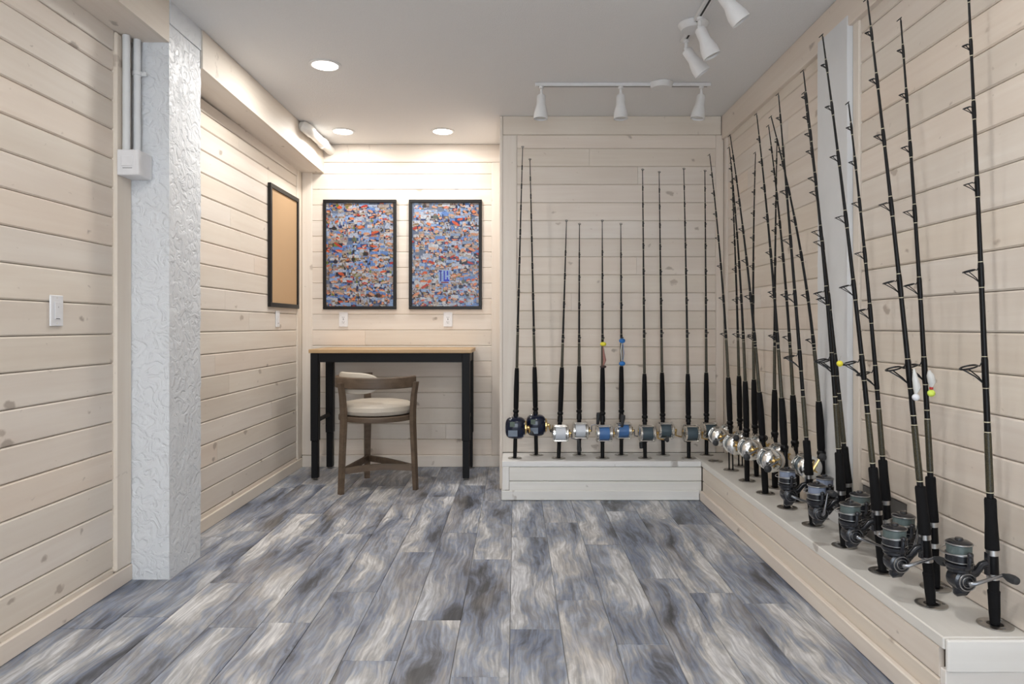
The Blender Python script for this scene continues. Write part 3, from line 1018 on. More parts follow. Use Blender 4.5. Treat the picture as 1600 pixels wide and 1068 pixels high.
def head_parts(parent, at, tilt_axis, tilt, length=0.150):
    """track head hanging from 'at' (local): swivel post, flared shade, bulb face"""
    at = Vector(at)
    p = MB()
    p.tube([at, at + Vector((0, 0, -0.042))], 0.009, 10)
    p.lathe([(0.016, 0), (0.016, -0.012), (0.010, -0.016)], at, (0, 0, 1), 12)
    p.ball(at + Vector((0, 0, -0.046)), 0.012, 10, 6)
    post = p.build('swivel_post', 'white_metal', parent, True)
    R = Matrix.Rotation(tilt, 4, Vector(tilt_axis))
    prof = [(0.010, 0.0), (0.022, -0.002), (0.027, -0.010), (0.028, -0.060), (0.030, -0.072), (0.036, -0.090), (0.042, -0.115), (0.044, -0.150), (0.041, -0.150), (0.038, -0.135)]
    sh = MB().lathe(prof, (0, 0, 0), (0, 0, 1), 24)
    sh.v = [tuple(R @ Vector(v) + at + Vector((0, 0, -0.050))) for v in sh.v]
    shade = sh.build('shade', 'white_metal', parent, True)
    b = MB().lathe([(0.036, -0.137), (0.037, -0.141), (0.0, -0.146)], (0, 0, 0), (0, 0, 1), 20)
    b.v = [tuple(R @ Vector(v) + at + Vector((0, 0, -0.050))) for v in b.v]
    b.build('bulb', 'bulb', shade, True)

def track(loc, p0, p1, canopy, heads, label):
    t = thing('track_light', label, 'track light', loc, 'unlit white track lights')
    p0, p1 = Vector(p0), Vector(p1)
    if abs(p0.x - p1.x) > abs(p0.y - p1.y):
        board('rail', (p0.x, -0.017, -0.022), (p1.x, 0.017, -0.001), 'x', 'white_metal', t, 0.002)
        MB().box((p0.x + 0.02, -0.005, -0.0228), (p1.x - 0.02, 0.005, -0.0222)).build('slot', 'panel_grey', t)
    else:
        board('rail', (-0.017, p0.y, -0.022), (0.017, p1.y, -0.001), 'y', 'white_metal', t, 0.002)
        MB().box((-0.005, p0.y + 0.02, -0.0228), (0.005, p1.y - 0.02, -0.0222)).build('slot', 'slot', t)
    MB().lathe([(0.074, -0.001), (0.076, -0.006), (0.066, -0.026), (0.058, -0.034), (0.0, -0.036)], canopy, (0, 0, 1), 28).build('canopy', 'white_metal', t, True)
    for at, axis, tl in heads:
        head_parts(t, at, axis, tl)
track((0.67, 4.25, CZ), (-0.546, 0, 0), (0.545, 0, 0), (0.238, 0, 0),
      [((-0.507, 0, -0.0225), (0, 1, 0), 0.03), ((-0.013, 0, -0.0225), (0, 1, 0), 0.0), ((0.489, 0, -0.0225), (0, 1, 0), 0.16)],
      'white track light running across the ceiling in front of the back wall rods')
track((0.89, 3.05, CZ), (0, -0.50, 0), (0, 0.56, 0), (0, 0.36, 0),
      [((0, 0.505, -0.0225), (0, 1, 0), -0.62), ((0, 0.245, -0.0225), (0, 1, 0), -0.42), ((0, -0.10, -0.0225), (0, 1, 0), -0.62)],
      'white track light running along the ceiling beside the right wall')

# ------------------------------------------------------------------ reels: meshes built once; local +X points away from the rod, local Y is the spool axis
RM = {}
def reel_mesh(key, name, mat, mb, smooth=True):
    RM[key] = mb.mesh(name, mat, smooth)

# conventional reel: side plates, posts, line, handle
def conv_meshes(pre, R, half, u, metal, domed):
    body = MB()
    for s in (-1, 1):
        if domed:
            pr = [(R * 0.80, 0), (R, 0.002), (R, 0.012), (R * 0.93, 0.017), (R * 0.72, 0.024), (R * 0.45, 0.028), (0, 0.029)]
        else:
            pr = [(R * 0.80, 0), (R, 0.001), (R, 0.010), (R * 0.90, 0.014), (R * 0.55, 0.017), (0, 0.018)]
        body.lathe(pr, (u, s * half, 0), (0, s, 0), 28)
    for a in (60, 120, 200, 250, 300):
        q = math.radians(a)
        body.tube([(u + 0.93 * R * math.cos(q), -half, 0.93 * R * math.sin(q)), (u + 0.93 * R * math.cos(q), half, 0.93 * R * math.sin(q))], 0.0042, 8)
    reel_mesh(pre + 'frame', 'reel', metal, body)
    reel_mesh(pre + 'foot', 'reel_foot', metal, MB().box((0.012, -0.010, -0.045), (0.018, 0.010, 0.045)).box((0.016, -0.012, -0.018), (u - R * 0.78, 0.012, 0.018)), False)
    reel_mesh(pre + 'flange', 'spool', metal, MB().lathe([(0.2 * R, 0), (0.84 * R, 0.0), (0.84 * R, 0.004), (0.2 * R, 0.005)], (u, -half + 0.001, 0), (0, 1, 0), 24)
              .lathe([(0.2 * R, 0), (0.84 * R, 0.0), (0.84 * R, 0.004), (0.2 * R, 0.005)], (u, half - 0.001, 0), (0, -1, 0), 24))
    for ln in ('line_white', 'line_blue', 'line_teal'):
        reel_mesh(pre + ln, 'line', ln, MB().lathe([(0.2 * R, 0.006), (0.74 * R, 0.0062), (0.77 * R, 0.02), (0.77 * R, 2 * half - 0.02), (0.74 * R, 2 * half - 0.0062), (0.2 * R, 2 * half - 0.006)],
                  (u, -half, 0), (0, 1, 0), 24))
    y0 = half + (0.028 if domed else 0.017)
    star = MB().lathe([(0.016, 0), (0.016, 0.006), (0.009, 0.010), (0.009, 0.017)], (u, y0, 0), (0, 1, 0), 14)
    for k in range(5):
        q = 2 * PI * k / 5
        star.tube([(u, y0 + 0.006, 0), (u + 0.028 * math.cos(q), y0 + 0.006, 0.028 * math.sin(q))], [0.005, 0.003], 6)
    reel_mesh(pre + 'star', 'star_drag', 'gold', star)

conv_meshes('flat', 0.060, 0.040, 0.074, 'chrome', False)
conv_meshes('dome', 0.057, 0.030, 0.072, 'chrome', True)
# handle arms in a few positions (angle measured in the plate plane), with knobs
def handle_mesh(key, u, y0, ang, arm, kind, mat):
    q = math.radians(ang)
    out = 0.022 if key[0] == 'd' else 0.062
    e = (u + arm * math.cos(q), y0 + out, arm * math.sin(q))
    reel_mesh(key + 'arm', 'handle', mat, MB().tube([(u - 0.2 * arm * math.cos(q), y0 + 0.016, -0.2 * arm * math.sin(q)), (u, y0 + 0.016, 0), (u + 0.8 * arm * math.cos(q), y0 + 0.020, 0.8 * arm * math.sin(q)), e], [0.005, 0.0065, 0.0045, 0.004], 8))
    k = MB()
    if kind == 'ball':
        k.lathe([(0.005, 0), (0.008, 0.008), (0.017, 0.018), (0.019, 0.025), (0.014, 0.033), (0.0, 0.036)] if key[0] == 'f' else [(0.005, -0.004), (0.010, 0.001), (0.018, 0.008), (0.018, 0.016), (0.012, 0.022), (0.0, 0.024)], e, (0, 1, 0), 14)
    else:
        k.lathe([(0.007, -0.004), (0.010, 0.0), (0.011, 0.02), (0.016, 0.06), (0.015, 0.078), (0.0, 0.082)], e, Vector((0.05, 0.10, -1)) if kind == 'bar_down' else Vector((0.05, 0.10, 1)), 12)
    reel_mesh(key + 'knob', 'knob', 'knob', k)
handle_mesh('f_up', 0.074, 0.060, 92, 0.045, 'bar_up', 'grey_metal')
handle_mesh('f_dn', 0.074, 0.060, 268, 0.045, 'bar_down', 'grey_metal')
handle_mesh('f_ball', 0.074, 0.060, 235, 0.060, 'ball', 'gold')
handle_mesh('d_up', 0.072, 0.056, 70, 0.055, 'ball', 'gold')
handle_mesh('d_out', 0.072, 0.056, 120, 0.070, 'ball', 'gold')
handle_mesh('d_side', 0.072, 0.056, 330, 0.055, 'ball', 'grey_metal')

def conv_reel(root, loc, rotz, pre, ln, handle, flip=False):
    r = link('reel', RM[pre + 'frame'], root, loc, (0, 0, rotz))
    for k in ('foot', 'flange', ln, 'star'):
        link(RM[pre + k].name.split('.')[0], RM[pre + k], r)
    a = link('handle', RM[handle + 'arm'], r)
    b = link('knob', RM[handle + 'knob'], r)
    return r

# big electric reel
def superball(c, rx, ry, rz, e=0.62, seg=24, rings=14):
    mb = MB()
    vs, fs = [], []
    f = lambda v: math.copysign(abs(v) ** e, v)
    for i in range(rings + 1):
        th = -PI / 2 + PI * i / rings
        for k in range(seg):
            an = 2 * PI * k / seg
            vs.append((c[0] + rx * f(math.cos(th)) * f(math.cos(an)), c[1] + ry * f(math.cos(th)) * f(math.sin(an)), c[2] + rz * f(math.sin(th))))
    for i in range(rings):
        for k in range(seg):
            fs.append((i * seg + k, i * seg + (k + 1) % seg, (i + 1) * seg + (k + 1) % seg, (i + 1) * seg + k))
    return mb.add(vs, fs)
reel_mesh('el_body', 'reel', 'navy', superball((0.075, 0, 0), 0.058, 0.070, 0.074))
reel_mesh('el_foot', 'reel_foot', 'gloss_black', MB().box((0.012, -0.012, -0.050), (0.020, 0.012, 0.050)).box((0.018, -0.016, -0.025), (0.045, 0.016, 0.025)), False)
reel_mesh('el_lcd', 'display', 'lcd', MB().box((0.118, -0.050, -0.052), (0.1335, 0.012, -0.010)), False)
reel_mesh('el_btn', 'button_panel', 'lcd_green', MB().box((0.124, -0.038, 0.014), (0.1338, -0.006, 0.046)), False)
reel_mesh('el_side', 'side_ring', 'gold', MB().lathe([(0.03, 0), (0.046, 0.002), (0.046, 0.010), (0.030, 0.016), (0.012, 0.018), (0.012, 0.030)], (0.072, 0.062, 0), (0, 1, 0), 24))
reel_mesh('el_arm', 'handle', 'gold', MB().tube([(0.072, 0.088, 0), (0.072, 0.092, 0), (0.100, 0.096, -0.035)], [0.012, 0.008, 0.005], 8))
reel_mesh('el_knob', 'knob', 'knob', MB().lathe([(0.005, 0), (0.013, 0.008), (0.015, 0.02), (0.0, 0.030)], (0.100, 0.094, -0.035), (0, 1, 0), 12))
reel_mesh('el_bolt', 'chrome_cap', 'chrome', MB().ball((0.108, 0.056, 0.030), 0.011, 12, 8).ball((0.108, 0.054, -0.046), 0.009, 12, 8).ball((0.086, -0.030, 0.070), 0.009, 12, 8))

def electric_reel(root, loc, rotz):
    r = link('reel', RM['el_body'], root, loc, (0, 0, rotz))
    for k in ('foot', 'lcd', 'btn', 'side', 'arm', 'knob', 'bolt'):
        link(RM['el_' + k].name.split('.')[0], RM['el_' + k], r)
    return r

# spinning reel: spool on an axis parallel to the rod
SU = 0.103
reel_mesh('sp_body', 'reel', 'gun',
          MB().lathe([(0.0, -0.034), (0.020, -0.032), (0.033, -0.022), (0.036, 0.0), (0.033, 0.022), (0.020, 0.030), (0.0, 0.031)], (SU - 0.006, 0, -0.046), (0, 1, 0), 24)
          .tube([(SU - 0.012, 0, -0.060), (SU - 0.002, 0, -0.082), (SU + 0.012, 0, -0.094)], [0.028, 0.022, 0.008], 14)
          .tube([(SU - 0.012, 0, -0.042), (SU - 0.050, 0, -0.028), (0.034, 0, -0.004), (0.020, 0, 0.0)], [0.018, 0.012, 0.011, 0.012], 12)
          .lathe([(0.030, 0), (0.034, 0.004), (0.034, 0.014)], (SU, 0, -0.022), (0, 0, 1), 20))
reel_mesh('sp_foot', 'reel_foot', 'gun', MB().box((0.013, -0.008, -0.034), (0.021, 0.008, 0.034)), False)
rot = MB()
rot.lathe([(0.026, -0.012), (0.036, -0.008), (0.041, 0.0), (0.041, 0.006), (0.036, 0.008)], (SU, 0, -0.002), (0, 0, 1), 24)
for s in (-1, 1):
    rot.tube([(SU, s * 0.034, -0.006), (SU, s * 0.047, 0.006), (SU, s * 0.050, 0.026), (SU, s * 0.049, 0.040)], [0.007, 0.007, 0.006, 0.006], 8)
    rot.ball((SU, s * 0.051, 0.042), 0.009, 10, 6)
reel_mesh('sp_rotor', 'rotor', 'gun', rot)
reel_mesh('sp_spool', 'spool', 'gun', MB().lathe([(0.033, 0.006), (0.037, 0.008), (0.037, 0.030), (0.033, 0.033)], (SU, 0, 0), (0, 0, 1), 26)
          .lathe([(0.028, 0.060), (0.036, 0.062), (0.036, 0.066), (0.026, 0.072), (0.012, 0.074), (0.010, 0.080), (0.0, 0.081)], (SU, 0, 0), (0, 0, 1), 26))
reel_mesh('sp_rings', 'spool_rings', 'silver', MB().torus((SU, 0, 0.033), (0, 0, 1), 0.0365, 0.0018, 26, 6).torus((SU, 0, 0.064), (0, 0, 1), 0.0365, 0.0022, 26, 6)
          .torus((SU, 0, 0.011), (0, 0, 1), 0.0375, 0.0012, 26, 6))
for ln in ('line_slate', 'line_green'):
    reel_mesh('sp_' + ln, 'line', ln, MB().lathe([(0.020, 0.034), (0.034, 0.0345), (0.0345, 0.060), (0.020, 0.0605)], (SU, 0, 0), (0, 0, 1), 26))
bail = [(SU + 0.052 * math.sin(a), 0.050 * math.cos(a), 0.042 - 0.006 * math.sin(a)) for a in [PI * i / 14 for i in range(15)]]
reel_mesh('sp_bail', 'bail_wire', 'silver', MB().tube(bail, 0.0016, 6))
reel_mesh('sp_cap', 'side_cap', 'grey_metal', MB().torus((SU - 0.006, 0.0315, -0.046), (0, 1, 0), 0.025, 0.0022, 24, 6).torus((SU - 0.006, 0.033, -0.046), (0, 1, 0), 0.016, 0.0018, 20, 6)
          .lathe([(0.008, 0), (0.007, 0.016), (0.005, 0.018)], (SU - 0.006, 0.030, -0.046), (0, 1, 0), 12))
def sp_handle(key, ang):
    q = math.radians(ang)
    e = Vector((SU - 0.006 + 0.098 * math.cos(q), 0.050, -0.046 + 0.098 * math.sin(q)))
    m_ = Vector((SU - 0.006 + 0.04 * math.cos(q), 0.050, -0.046 + 0.04 * math.sin(q)))
    reel_mesh(key + 'arm', 'handle', 'grey_metal', MB().tube([(SU - 0.006, 0.042, -0.046), (SU - 0.006 + 0.010 * math.cos(q), 0.050, -0.046 + 0.010 * math.sin(q)), m_, e], [0.007, 0.0065, 0.0055, 0.0045], 10))
    reel_mesh(key + 'knob', 'knob', 'knob', MB().lathe([(0.004, -0.004), (0.006, 0.0), (0.008, 0.008), (0.0125, 0.020), (0.0135, 0.036), (0.011, 0.048), (0.0, 0.051)], e, (-0.12, 1, 0.0), 14))
sp_handle('sp_a', 163)
sp_handle('sp_b', 100)
sp_handle('sp_c', 200)

def spin_reel(root, loc, rotz, ln, handle):
    r = link('reel', RM['sp_body'], root, loc, (0, 0, rotz))
    for k in ('foot', 'rotor', 'spool', 'rings', ln, 'bail', 'cap'):
        link(RM['sp_' + k].name.split('.')[0], RM['sp_' + k], r)
    link('handle', RM[handle + 'arm'], r)
    link('knob', RM[handle + 'knob'], r)
    return r

# ------------------------------------------------------------------ rods and their holders
# id, foot X, foot Y, then X and Z half way up and at the tip
RODS = [
    ('b1', -0.002, 4.706, 0.016, 1.081, 0.051, 2.401),
    ('b2', 0.149, 4.823, 0.133, 1.079, 0.104, 2.344),
    ('b3', 0.299, 4.706, 0.327, 1.037, 0.353, 1.893),
    ('b4', 0.452, 4.823, 0.452, 1.033, 0.454, 1.888),
    ('b5', 0.602, 4.706, 0.602, 1.037, 0.600, 1.893),
    ('b6', 0.750, 4.823, 0.750, 1.033, 0.746, 1.888),
    ('b7', 0.895, 4.706, 0.889, 1.081, 0.878, 2.245),
    ('b8', 1.046, 4.823, 1.034, 1.079, 1.017, 2.254),
    ('b9', 1.197, 4.706, 1.186, 1.081, 1.162, 2.250),
    ('b10', 1.352, 4.823, 1.349, 1.079, 1.340, 2.263),
    ('a8', 1.365, 4.316, 1.315, 1.376, 1.231, 2.250),
    ('r8', 1.467, 4.443, 1.441, 1.382, 1.407, 2.231),
    ('a7', 1.365, 4.019, 1.330, 1.363, 1.262, 2.218),
    ('r7', 1.467, 4.148, 1.446, 1.369, 1.460, 2.220),
    ('a6', 1.365, 3.723, 1.283, 1.349, 1.174, 2.207),
    ('r6', 1.467, 3.854, 1.466, 1.355, 1.478, 2.225),
    ('a5', 1.365, 3.426, 1.300, 1.335, 1.213, 2.231),
    ('r5', 1.467, 3.560, 1.414, 1.341, 1.323, 2.212),
    ('a4', 1.365, 3.130, 1.283, 1.322, 1.208, 2.231),
    ('r4', 1.467, 3.265, 1.398, 1.328, 1.227, 2.169),
    ('a3', 1.365, 2.833, 1.293, 1.308, 1.197, 2.227),
    ('r3', 1.467, 2.971, 1.363, 1.314, 1.260, 2.183),
    ('a2', 1.365, 2.536, 1.262, 1.294, 1.143, 2.248),
    ('r2', 1.467, 2.676, 1.386, 1.301, 1.308, 2.043),
    ('a1', 1.365, 2.240, 1.266, 1.281, 1.157, 2.241),
    ('r1', 1.467, 2.382, 1.413, 1.287, 1.346, 2.240),
    ('r0', 1.467, 2.087, 1.427, 1.274, 1.381, 2.300),
]
ORD = ['first', 'second', 'third', 'fourth', 'fifth', 'sixth', 'seventh', 'eighth', 'ninth', 'tenth']
SPIN = {'a4', 'a3', 'a2', 'a1', 'r3', 'r2', 'r1', 'r0'}
ZB = LZ + 0.0045

hold_flange = MB().lathe([(0.0228, 0.0), (0.047, 0.0), (0.0485, 0.0015), (0.0485, 0.0035), (0.0455, 0.0052), (0.026, 0.0058), (0.0228, 0.0030)], (0, 0, 0), (0, 0, 1), 36, True)
HF = hold_flange.mesh('flange', 'steel', True)
HL = MB().lathe([(0.0, 0.0002), (0.0225, 0.0002), (0.0225, 0.0036), (0.0, 0.0038)], (0, 0, 0), (0, 0, 1), 28).mesh('liner', 'gloss_black', True)  # black insert as a flat disc; its colour also stands for the hole's shade
HS = MB()
for k in range(3):
    q = 2 * PI * k / 3 + 0.5
    HS.lathe([(0.005, 0.0045), (0.005, 0.0060), (0.002, 0.0064)], (0.036 * math.cos(q), 0.036 * math.sin(q), 0), (0, 0, 1), 10)
HSM = HS.mesh('screws', 'grey_metal', True)

def holder(x, y, label, rz):
    t = thing('rod_holder', label, 'rod holder', (x, y, LZ + 0.0004), 'flush steel rod holders')
    t.rotation_euler = (0, 0, rz)
    link('flange', HF, t)
    link('liner', HL, t)
    link('screws', HSM, t)

def fishing_rod(rid, bx, by, mx, mz, tx, tz, label, group):
    root = thing('fishing_rod', label, 'fishing rod', (bx, by, ZB), group)
    back_row = rid[0] == 'b'
    g = Vector((0, -1, 0)) if back_row else Vector((-1, 0, 0))     # side the reel and guides face
    rotz = -PI / 2 if back_row else PI
    h1, h2 = mz - ZB, tz - ZB
    x1, x2 = mx - bx, tx - bx
    # x = p*h + q*h^2 through mid and tip
    q = (x2 / h2 - x1 / h1) / (h2 - h1)
    p = x1 / h1 - q * h1
    def P(z):
        h = z - LZ
        return Vector((p * h + q * h * h, 0, h - (ZB - LZ)))
    def seg(mb, z0, z1, r0, r1, n=4, sides=12):
        mb.tube([P(z0 + (z1 - z0) * i / n) for i in range(n + 1)], [r0 + (r1 - r0) * i / n for i in range(n + 1)], sides)
        return mb
    def prof(mb, pts, sides=14):
        mb.tube([P(z) for z, r in pts], [r for z, r in pts], sides)
        return mb
    spin = rid in SPIN
    if spin:
        prof(MB(), [(ZB, 0.0135), (0.30, 0.0155), (0.352, 0.0165), (0.366, 0.0175), (0.37, 0.0145), (0.41, 0.0165)]).build('butt_grip', 'grip', root, True)
        prof(MB(), [(0.410, 0.0158), (0.49, 0.0158)]).build('reel_seat', 'gloss_black', root, True)
        prof(MB(), [(0.404, 0.0176), (0.420, 0.0176)]).build('seat_ring', 'silver', root, True)
        prof(MB(), [(0.477, 0.0176), (0.494, 0.0176)]).build('seat_ring', 'silver', root, True)
        prof(MB(), [(0.494, 0.0195), (0.52, 0.0190), (0.59, 0.0165), (0.645, 0.0165), (0.650, 0.0150)]).build('foregrip', 'grip', root, True)
        olive = (0.672, 0.848)
        r_base = 0.0098
        zs = [1.03, 1.316, 1.575, 1.80, 1.985, 2.140]
        sc = (tz - 0.65) / (2.245 - 0.65)
        zs = [0.65 + (z - 0.65) * sc for z in zs]
        sizes = [0.066, 0.047, 0.034, 0.027, 0.022, 0.018]
        reel_z = 0.450
        gtop = 0.650
    else:
        if back_row:
            gb, gt, reel_z = (0.585, 0.890, 0.447)
            if rid in ('b7', 'b8', 'b9', 'b10'):
                gb, gt = 0.560, 0.845
            if rid in ('b1', 'b2'):
                gb, gt, reel_z = 0.60, 0.885, 0.485
            br = 0.0135
        elif rid in ('a8', 'r8', 'a7', 'r7'):
            gb, gt, reel_z, br = 0.575, 0.850, 0.478, 0.0150
        else:
            gb, gt, reel_z, br = 0.580, 0.815, 0.505, 0.0175
        if rid in ('a8', 'r8'):
            # forked butt: two prongs under a block
            fk = MB()
            for s in (-1, 1):
                fk.tube([Vector((s * 0.0115, 0, 0)), P(0.385) + Vector((s * 0.0115, 0, 0))], 0.0048, 8)
            fk.build('butt_prongs', 'gloss_black', root, True)
            prof(MB(), [(0.380, 0.019), (0.395, 0.021), (0.43, 0.021), (0.44, 0.015)]).build('butt_block', 'gloss_black', root, True)
            lowz = 0.438
        else:
            prof(MB(), [(ZB, br * 0.92), (0.32, br), (reel_z - 0.075, br)]).build('butt', 'gloss_black' if back_row else 'grip', root, True)
            lowz = reel_z - 0.075
        prof(MB(), [(lowz, 0.0165), (lowz + 0.008, 0.0185), (reel_z - 0.045, 0.0185), (reel_z - 0.040, 0.0150), (reel_z + 0.065, 0.0150), (reel_z + 0.068, 0.0185), (gb - 0.035, 0.0175),
                    (gb - 0.026, 0.0145), (gb - 0.018, 0.0205), (gb - 0.008, 0.0205), (gb, 0.0150)]).build('reel_seat', 'gloss_black', root, True)
        prof(MB(), [(gb, 0.0150), (gb + 0.01, 0.0172), ((gb + gt) / 2, 0.0180), (gt - 0.02, 0.0150), (gt, 0.0125)]).build('foregrip', 'grip', root, True)
        olive = (gt + 0.004, gt + (0.16 if rid in ('b3', 'b4', 'b5', 'b6') else 0.24))
        r_base = 0.0088
        zs0 = [1.12, 1.345, 1.545, 1.720, 1.870, 2.00, 2.115]
        if rid in ('b3', 'b4', 'b5', 'b6'):
            zs0 = [1.12, 1.38, 1.60, 1.78]
            zs = [0.85 + (z - 0.85) * (tz - 0.85) / (2.02 - 0.85) for z in zs0]
        else:
            zs = [0.85 + (z - 0.85) * (tz - 0.85) / (2.235 - 0.85) for z in zs0]
        sizes = [0.030, 0.025, 0.021, 0.018, 0.016, 0.014, 0.012]
        if rid in ('a4', 'a6'):
            sizes = [s * 1.2 for s in sizes]
        gtop = gt
    rad = lambda z: 0.0025 + (r_base - 0.0025) * max(0.0, (tz - z) / (tz - gtop)) ** 0.9
    # blank
    nb = 14
    MB().tube([P(gtop - 0.01 + (tz - gtop + 0.01) * i / nb) for i in range(nb + 1)],
              [rad(gtop - 0.01 + (tz - gtop + 0.01) * i / nb) for i in range(nb + 1)], 10).build('blank', 'gloss_black', root, True)
    o0, o1 = olive
    MB().tube([P(o0 + (o1 - o0) * i / 4) for i in range(5)], [rad(o0 + (o1 - o0) * i / 4) + 0.0009 for i in range(5)], 10).build('blank_sleeve', 'olive', root, True)
    wraps = MB()
    for z in (o0 - 0.004, o1 + 0.004, o1 + 0.035):
        wraps.tube([P(z - 0.0015), P(z + 0.0015)], rad(z) + 0.0016, 10)
    # guides
    side = Vector((-g.y, g.x, 0))
    for z, s in zip(zs, sizes):
        c0 = P(z)
        r0 = rad(z)
        rr = s * 0.36
        rc = c0 + g * (r0 + s - rr) + Vector((0, 0, s * 0.10))
        nrm = Vector((0, 0, 1)) + g * 0.30
        tr = max(0.0014, s * 0.034)
        mb = MB().torus(rc, nrm, rr, tr * 1.25, 16, 6)
        foot_up = P(z + s * 0.36) + g * rad(z)
        mb.tube([rc - g * rr * 0.95 + Vector((0, 0, rr * 0.28)), c0 + g * (r0 + s * 0.12) + Vector((0, 0, s * 0.16)), foot_up], tr, 6)
        foot_dn = P(z - s * 0.62) + g * rad(z)
        for sd in (-1, 1):
            mb.tube([rc + g * rr * 0.55 + side * sd * rr * 0.80 - Vector((0, 0, rr * 0.16)), c0 + g * (r0 + s * 0.25) + side * sd * rr * 0.30 + Vector((0, 0, -s * 0.34)), foot_dn], tr, 6)
        gd = mb.build('guide', 'guide', root, True)
        for dz in (-s * 0.62 - 0.016, s * 0.36 + 0.016):
            wraps.tube([P(z + dz - 0.0011), P(z + dz + 0.0011)], rad(z + dz) + 0.0010, 10)
        lo_, hi_ = z - s * 0.62 - 0.014, z + s * 0.36 + 0.014
        MB().tube([P(lo_), P(lo_ + 0.008), P(hi_ - 0.008), P(hi_)], [rad(lo_) + 0.0004, rad(z) + 0.0013, rad(z) + 0.0012, rad(hi_) + 0.0003], 10).build('binding', 'gloss_black', gd, True)
    wraps.build('thread_wraps', 'gold_thread', root, True)['kind'] = 'stuff'
    tt = MB()
    e = P(tz)
    tt.tube([P(tz - 0.012), e], 0.0030, 8)
    tt.torus(e + g * 0.006 + Vector((0, 0, 0.005)), Vector((0, 0, 1)) + g * 0.9, 0.0085, 0.0018, 14, 6)
    tt.tube([e, e + Vector((0, 0, 0.006)) + g * 0.001], 0.0022, 6)
    tt.build('tip_guide', 'guide', root, True)
    # reel
    loc = tuple(P(reel_z))
    if spin:
        ln = 'line_slate' if rid in ('a4', 'a3', 'r3') else 'line_green'
        hd = {'r0': 'sp_a', 'a1': 'sp_a', 'r1': 'sp_b', 'a3': 'sp_b'}.get(rid, 'sp_c')
        spin_reel(root, loc, rotz, ln, hd)
    elif rid in ('b1', 'b2'):
        electric_reel(root, loc, rotz)
    elif back_row:
        ln = {'b3': 'line_white', 'b4': 'line_white', 'b5': 'line_blue', 'b6': 'line_blue'}.get(rid, 'line_teal')
        hd = {'b3': 'f_dn', 'b4': 'f_up', 'b5': 'f_up', 'b6': 'f_dn', 'b7': 'f_ball', 'b8': 'f_ball', 'b9': 'f_ball', 'b10': 'f_ball'}[rid]
        conv_reel(root, loc, rotz, 'flat', ln, hd)
    else:
        hd = {'r4': 'd_out', 'a6': 'd_side', 'r7': 'd_up', 'a7': 'd_up', 'r6': 'd_up', 'r8': 'd_up', 'r5': 'd_up'}.get(rid, 'd_side')
        conv_reel(root, loc, rotz, 'dome', 'line_teal', hd)
    return root, P

PF = {}
for row in RODS:
    rid = row[0]
    n = int(rid[1:])
    if rid[0] == 'b':
        what = {1: 'black fishing rod with a bulky navy electric reel', 2: 'black fishing rod with a bulky navy electric reel',
                3: 'short black fishing rod with a silver reel of white line', 4: 'short black fishing rod with a silver reel of white line',
                5: 'short black fishing rod with a silver reel of blue line', 6: 'short black fishing rod with a silver reel of blue line'}.get(n, 'long black fishing rod with a silver reel of dark line')
        where = ', %s from the table' % ORD[n - 1]
        grp = 'fishing rods on the back ledge'
        hl = 'round steel rod holder in the back ledge, %s from the table' % ORD[n - 1]
    else:
        what = 'spinning rod with dark reel' if rid in SPIN else 'rod with round silver reel'
        if rid[0] == 'a':
            k = n - 1
            where = ', %s from the ledge end board, in the outer row' % ORD[k]
            hl = 'round steel rod holder in the outer row, %s from the ledge end board' % ORD[k]
        else:
            k = n
            where = ', %s from the ledge end board, in the wall row' % ORD[k]
            hl = 'round steel rod holder in the wall row, %s from the ledge end board' % ORD[k]
        grp = 'fishing rods on the right ledge'
    holder(row[1], row[2], hl, random.uniform(0, 6))
    _, PF[rid] = fishing_rod(*row, what + where, grp)
holder(1.350, 4.600, 'empty round steel rod holder at the inner corner of the ledges', 0.3)

# ------------------------------------------------------------------ lures hooked on rods
BASE = {r[0]: Vector((r[1], r[2], ZB)) for r in RODS}
def at_rod(rid, z):
    return BASE[rid] + PF[rid](z)
def lure(label, loc, cat='lure'):
    return thing('fishing_lure', label, cat, tuple(loc), 'lures hooked on the rods')

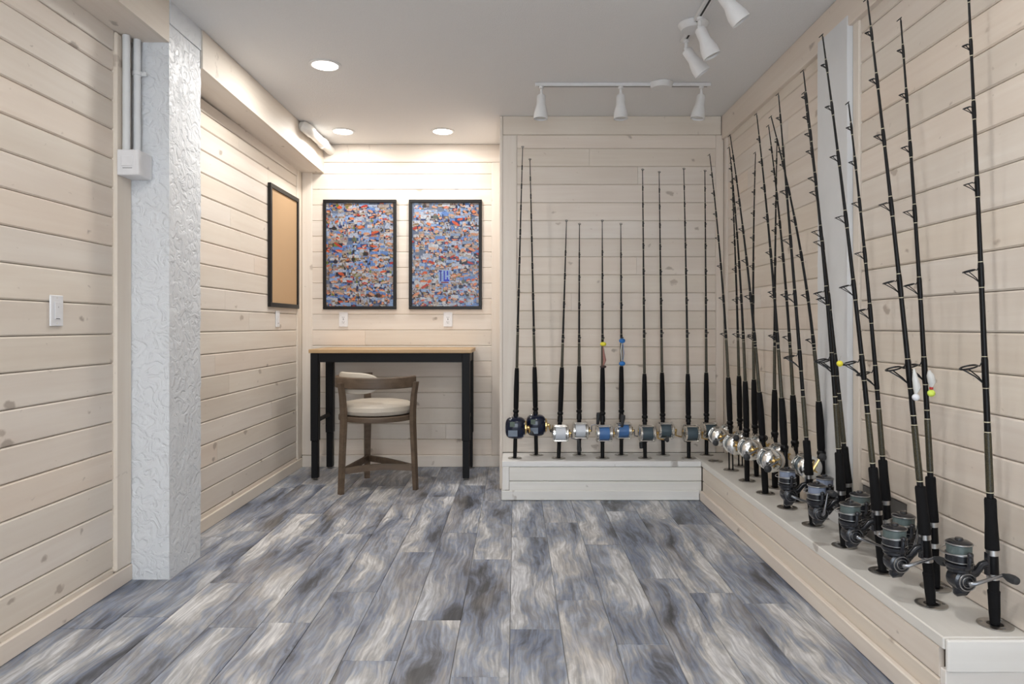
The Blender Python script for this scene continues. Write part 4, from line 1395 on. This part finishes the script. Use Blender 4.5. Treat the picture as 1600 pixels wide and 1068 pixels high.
q = at_rod('b5', 0.895) + Vector((0, -0.034, 0))
t = lure('yellow ball lure with a pinkish skirt hung on a blue-line rod', q)
MB().ball((0, 0, 0.155), 0.0175, 14, 8, (1.25, 0.7, 0.85)).build('ball', 'yellow', t, True)
MB().tube([(0, 0, 0.142), (0.004, 0, 0.09), (0.010, 0, 0.045), (0.002, 0, 0.008)], [0.003, 0.007, 0.011, 0.005], 10).build('skirt', 'pink_skirt', t, True)
MB().ball((0, 0, 0.0), 0.015, 12, 6, (1.5, 0.8, 0.7)).build('clip', 'brown_clip', t, True)
q = at_rod('b6', 0.910) + Vector((0, -0.034, 0))
t = lure('pair of blue balls with a white strip between, hung on a blue-line rod', q)
MB().ball((0, 0, 0.160), 0.017, 14, 8, (1.3, 0.7, 1.0)).build('ball', 'blue_ball', t, True)
MB().ball((0, 0, 0.0), 0.017, 14, 8, (1.35, 0.7, 1.0)).build('ball', 'blue_ball', t, True)
MB().tube([(-0.002, 0, 0.148), (-0.008, 0, 0.09), (-0.002, 0, 0.015)], [0.003, 0.0045, 0.003], 8).build('strip', 'clear_skirt', t, True)
MB().tube([(0.003, 0, 0.148), (0.012, 0, 0.07), (0.003, 0, 0.015)], 0.0025, 8).build('cord', 'line_blue', t, True)
q = at_rod('a2', 1.036) + Vector((-0.084, 0, 0))
t = lure('small yellow ball hooked on the lowest guide of a spinning rod', q)
MB().ball((0, 0, 0), 0.0115, 14, 8).build('ball', 'yellow', t, True)
MB().tube([(0, 0, 0.010), (0.001, 0, 0.018), (0.004, 0, 0.027)], 0.0013, 6).tube([(0.010, 0, 0), (0.019, 0, 0.002)], 0.0012, 6).build('hook', 'silver', t, True)
q = at_rod('a1', 0.945) + Vector((-0.002, -0.028, 0))
t = lure('milky skirted lure with a white ball head on a spinning rod', q)
MB().ball((0, 0, 0), 0.0115, 14, 8).build('ball', 'bead_white', t, True)
MB().tube([(0, 0, 0.010), (0.004, 0, 0.032), (-0.002, 0, 0.06), (-0.006, 0, 0.092)], [0.004, 0.012, 0.009, 0.003], 10).build('skirt', 'clear_skirt', t, True)
q = at_rod('r1', 0.944) + Vector((0.003, -0.026, 0))
t = lure('milky skirted lure with a red band and lime ball head on a spinning rod', q)
MB().ball((0, 0, 0), 0.0125, 14, 8).build('ball', 'lime', t, True)
MB().tube([(0, 0, 0.013), (0, 0, 0.021)], 0.006, 10).build('band', 'red', t, True)
MB().tube([(0, 0, 0.021), (0.002, 0, 0.04), (-0.003, 0, 0.062), (-0.008, 0, 0.078)], [0.005, 0.013, 0.012, 0.004], 10).build('skirt', 'clear_skirt', t, True)
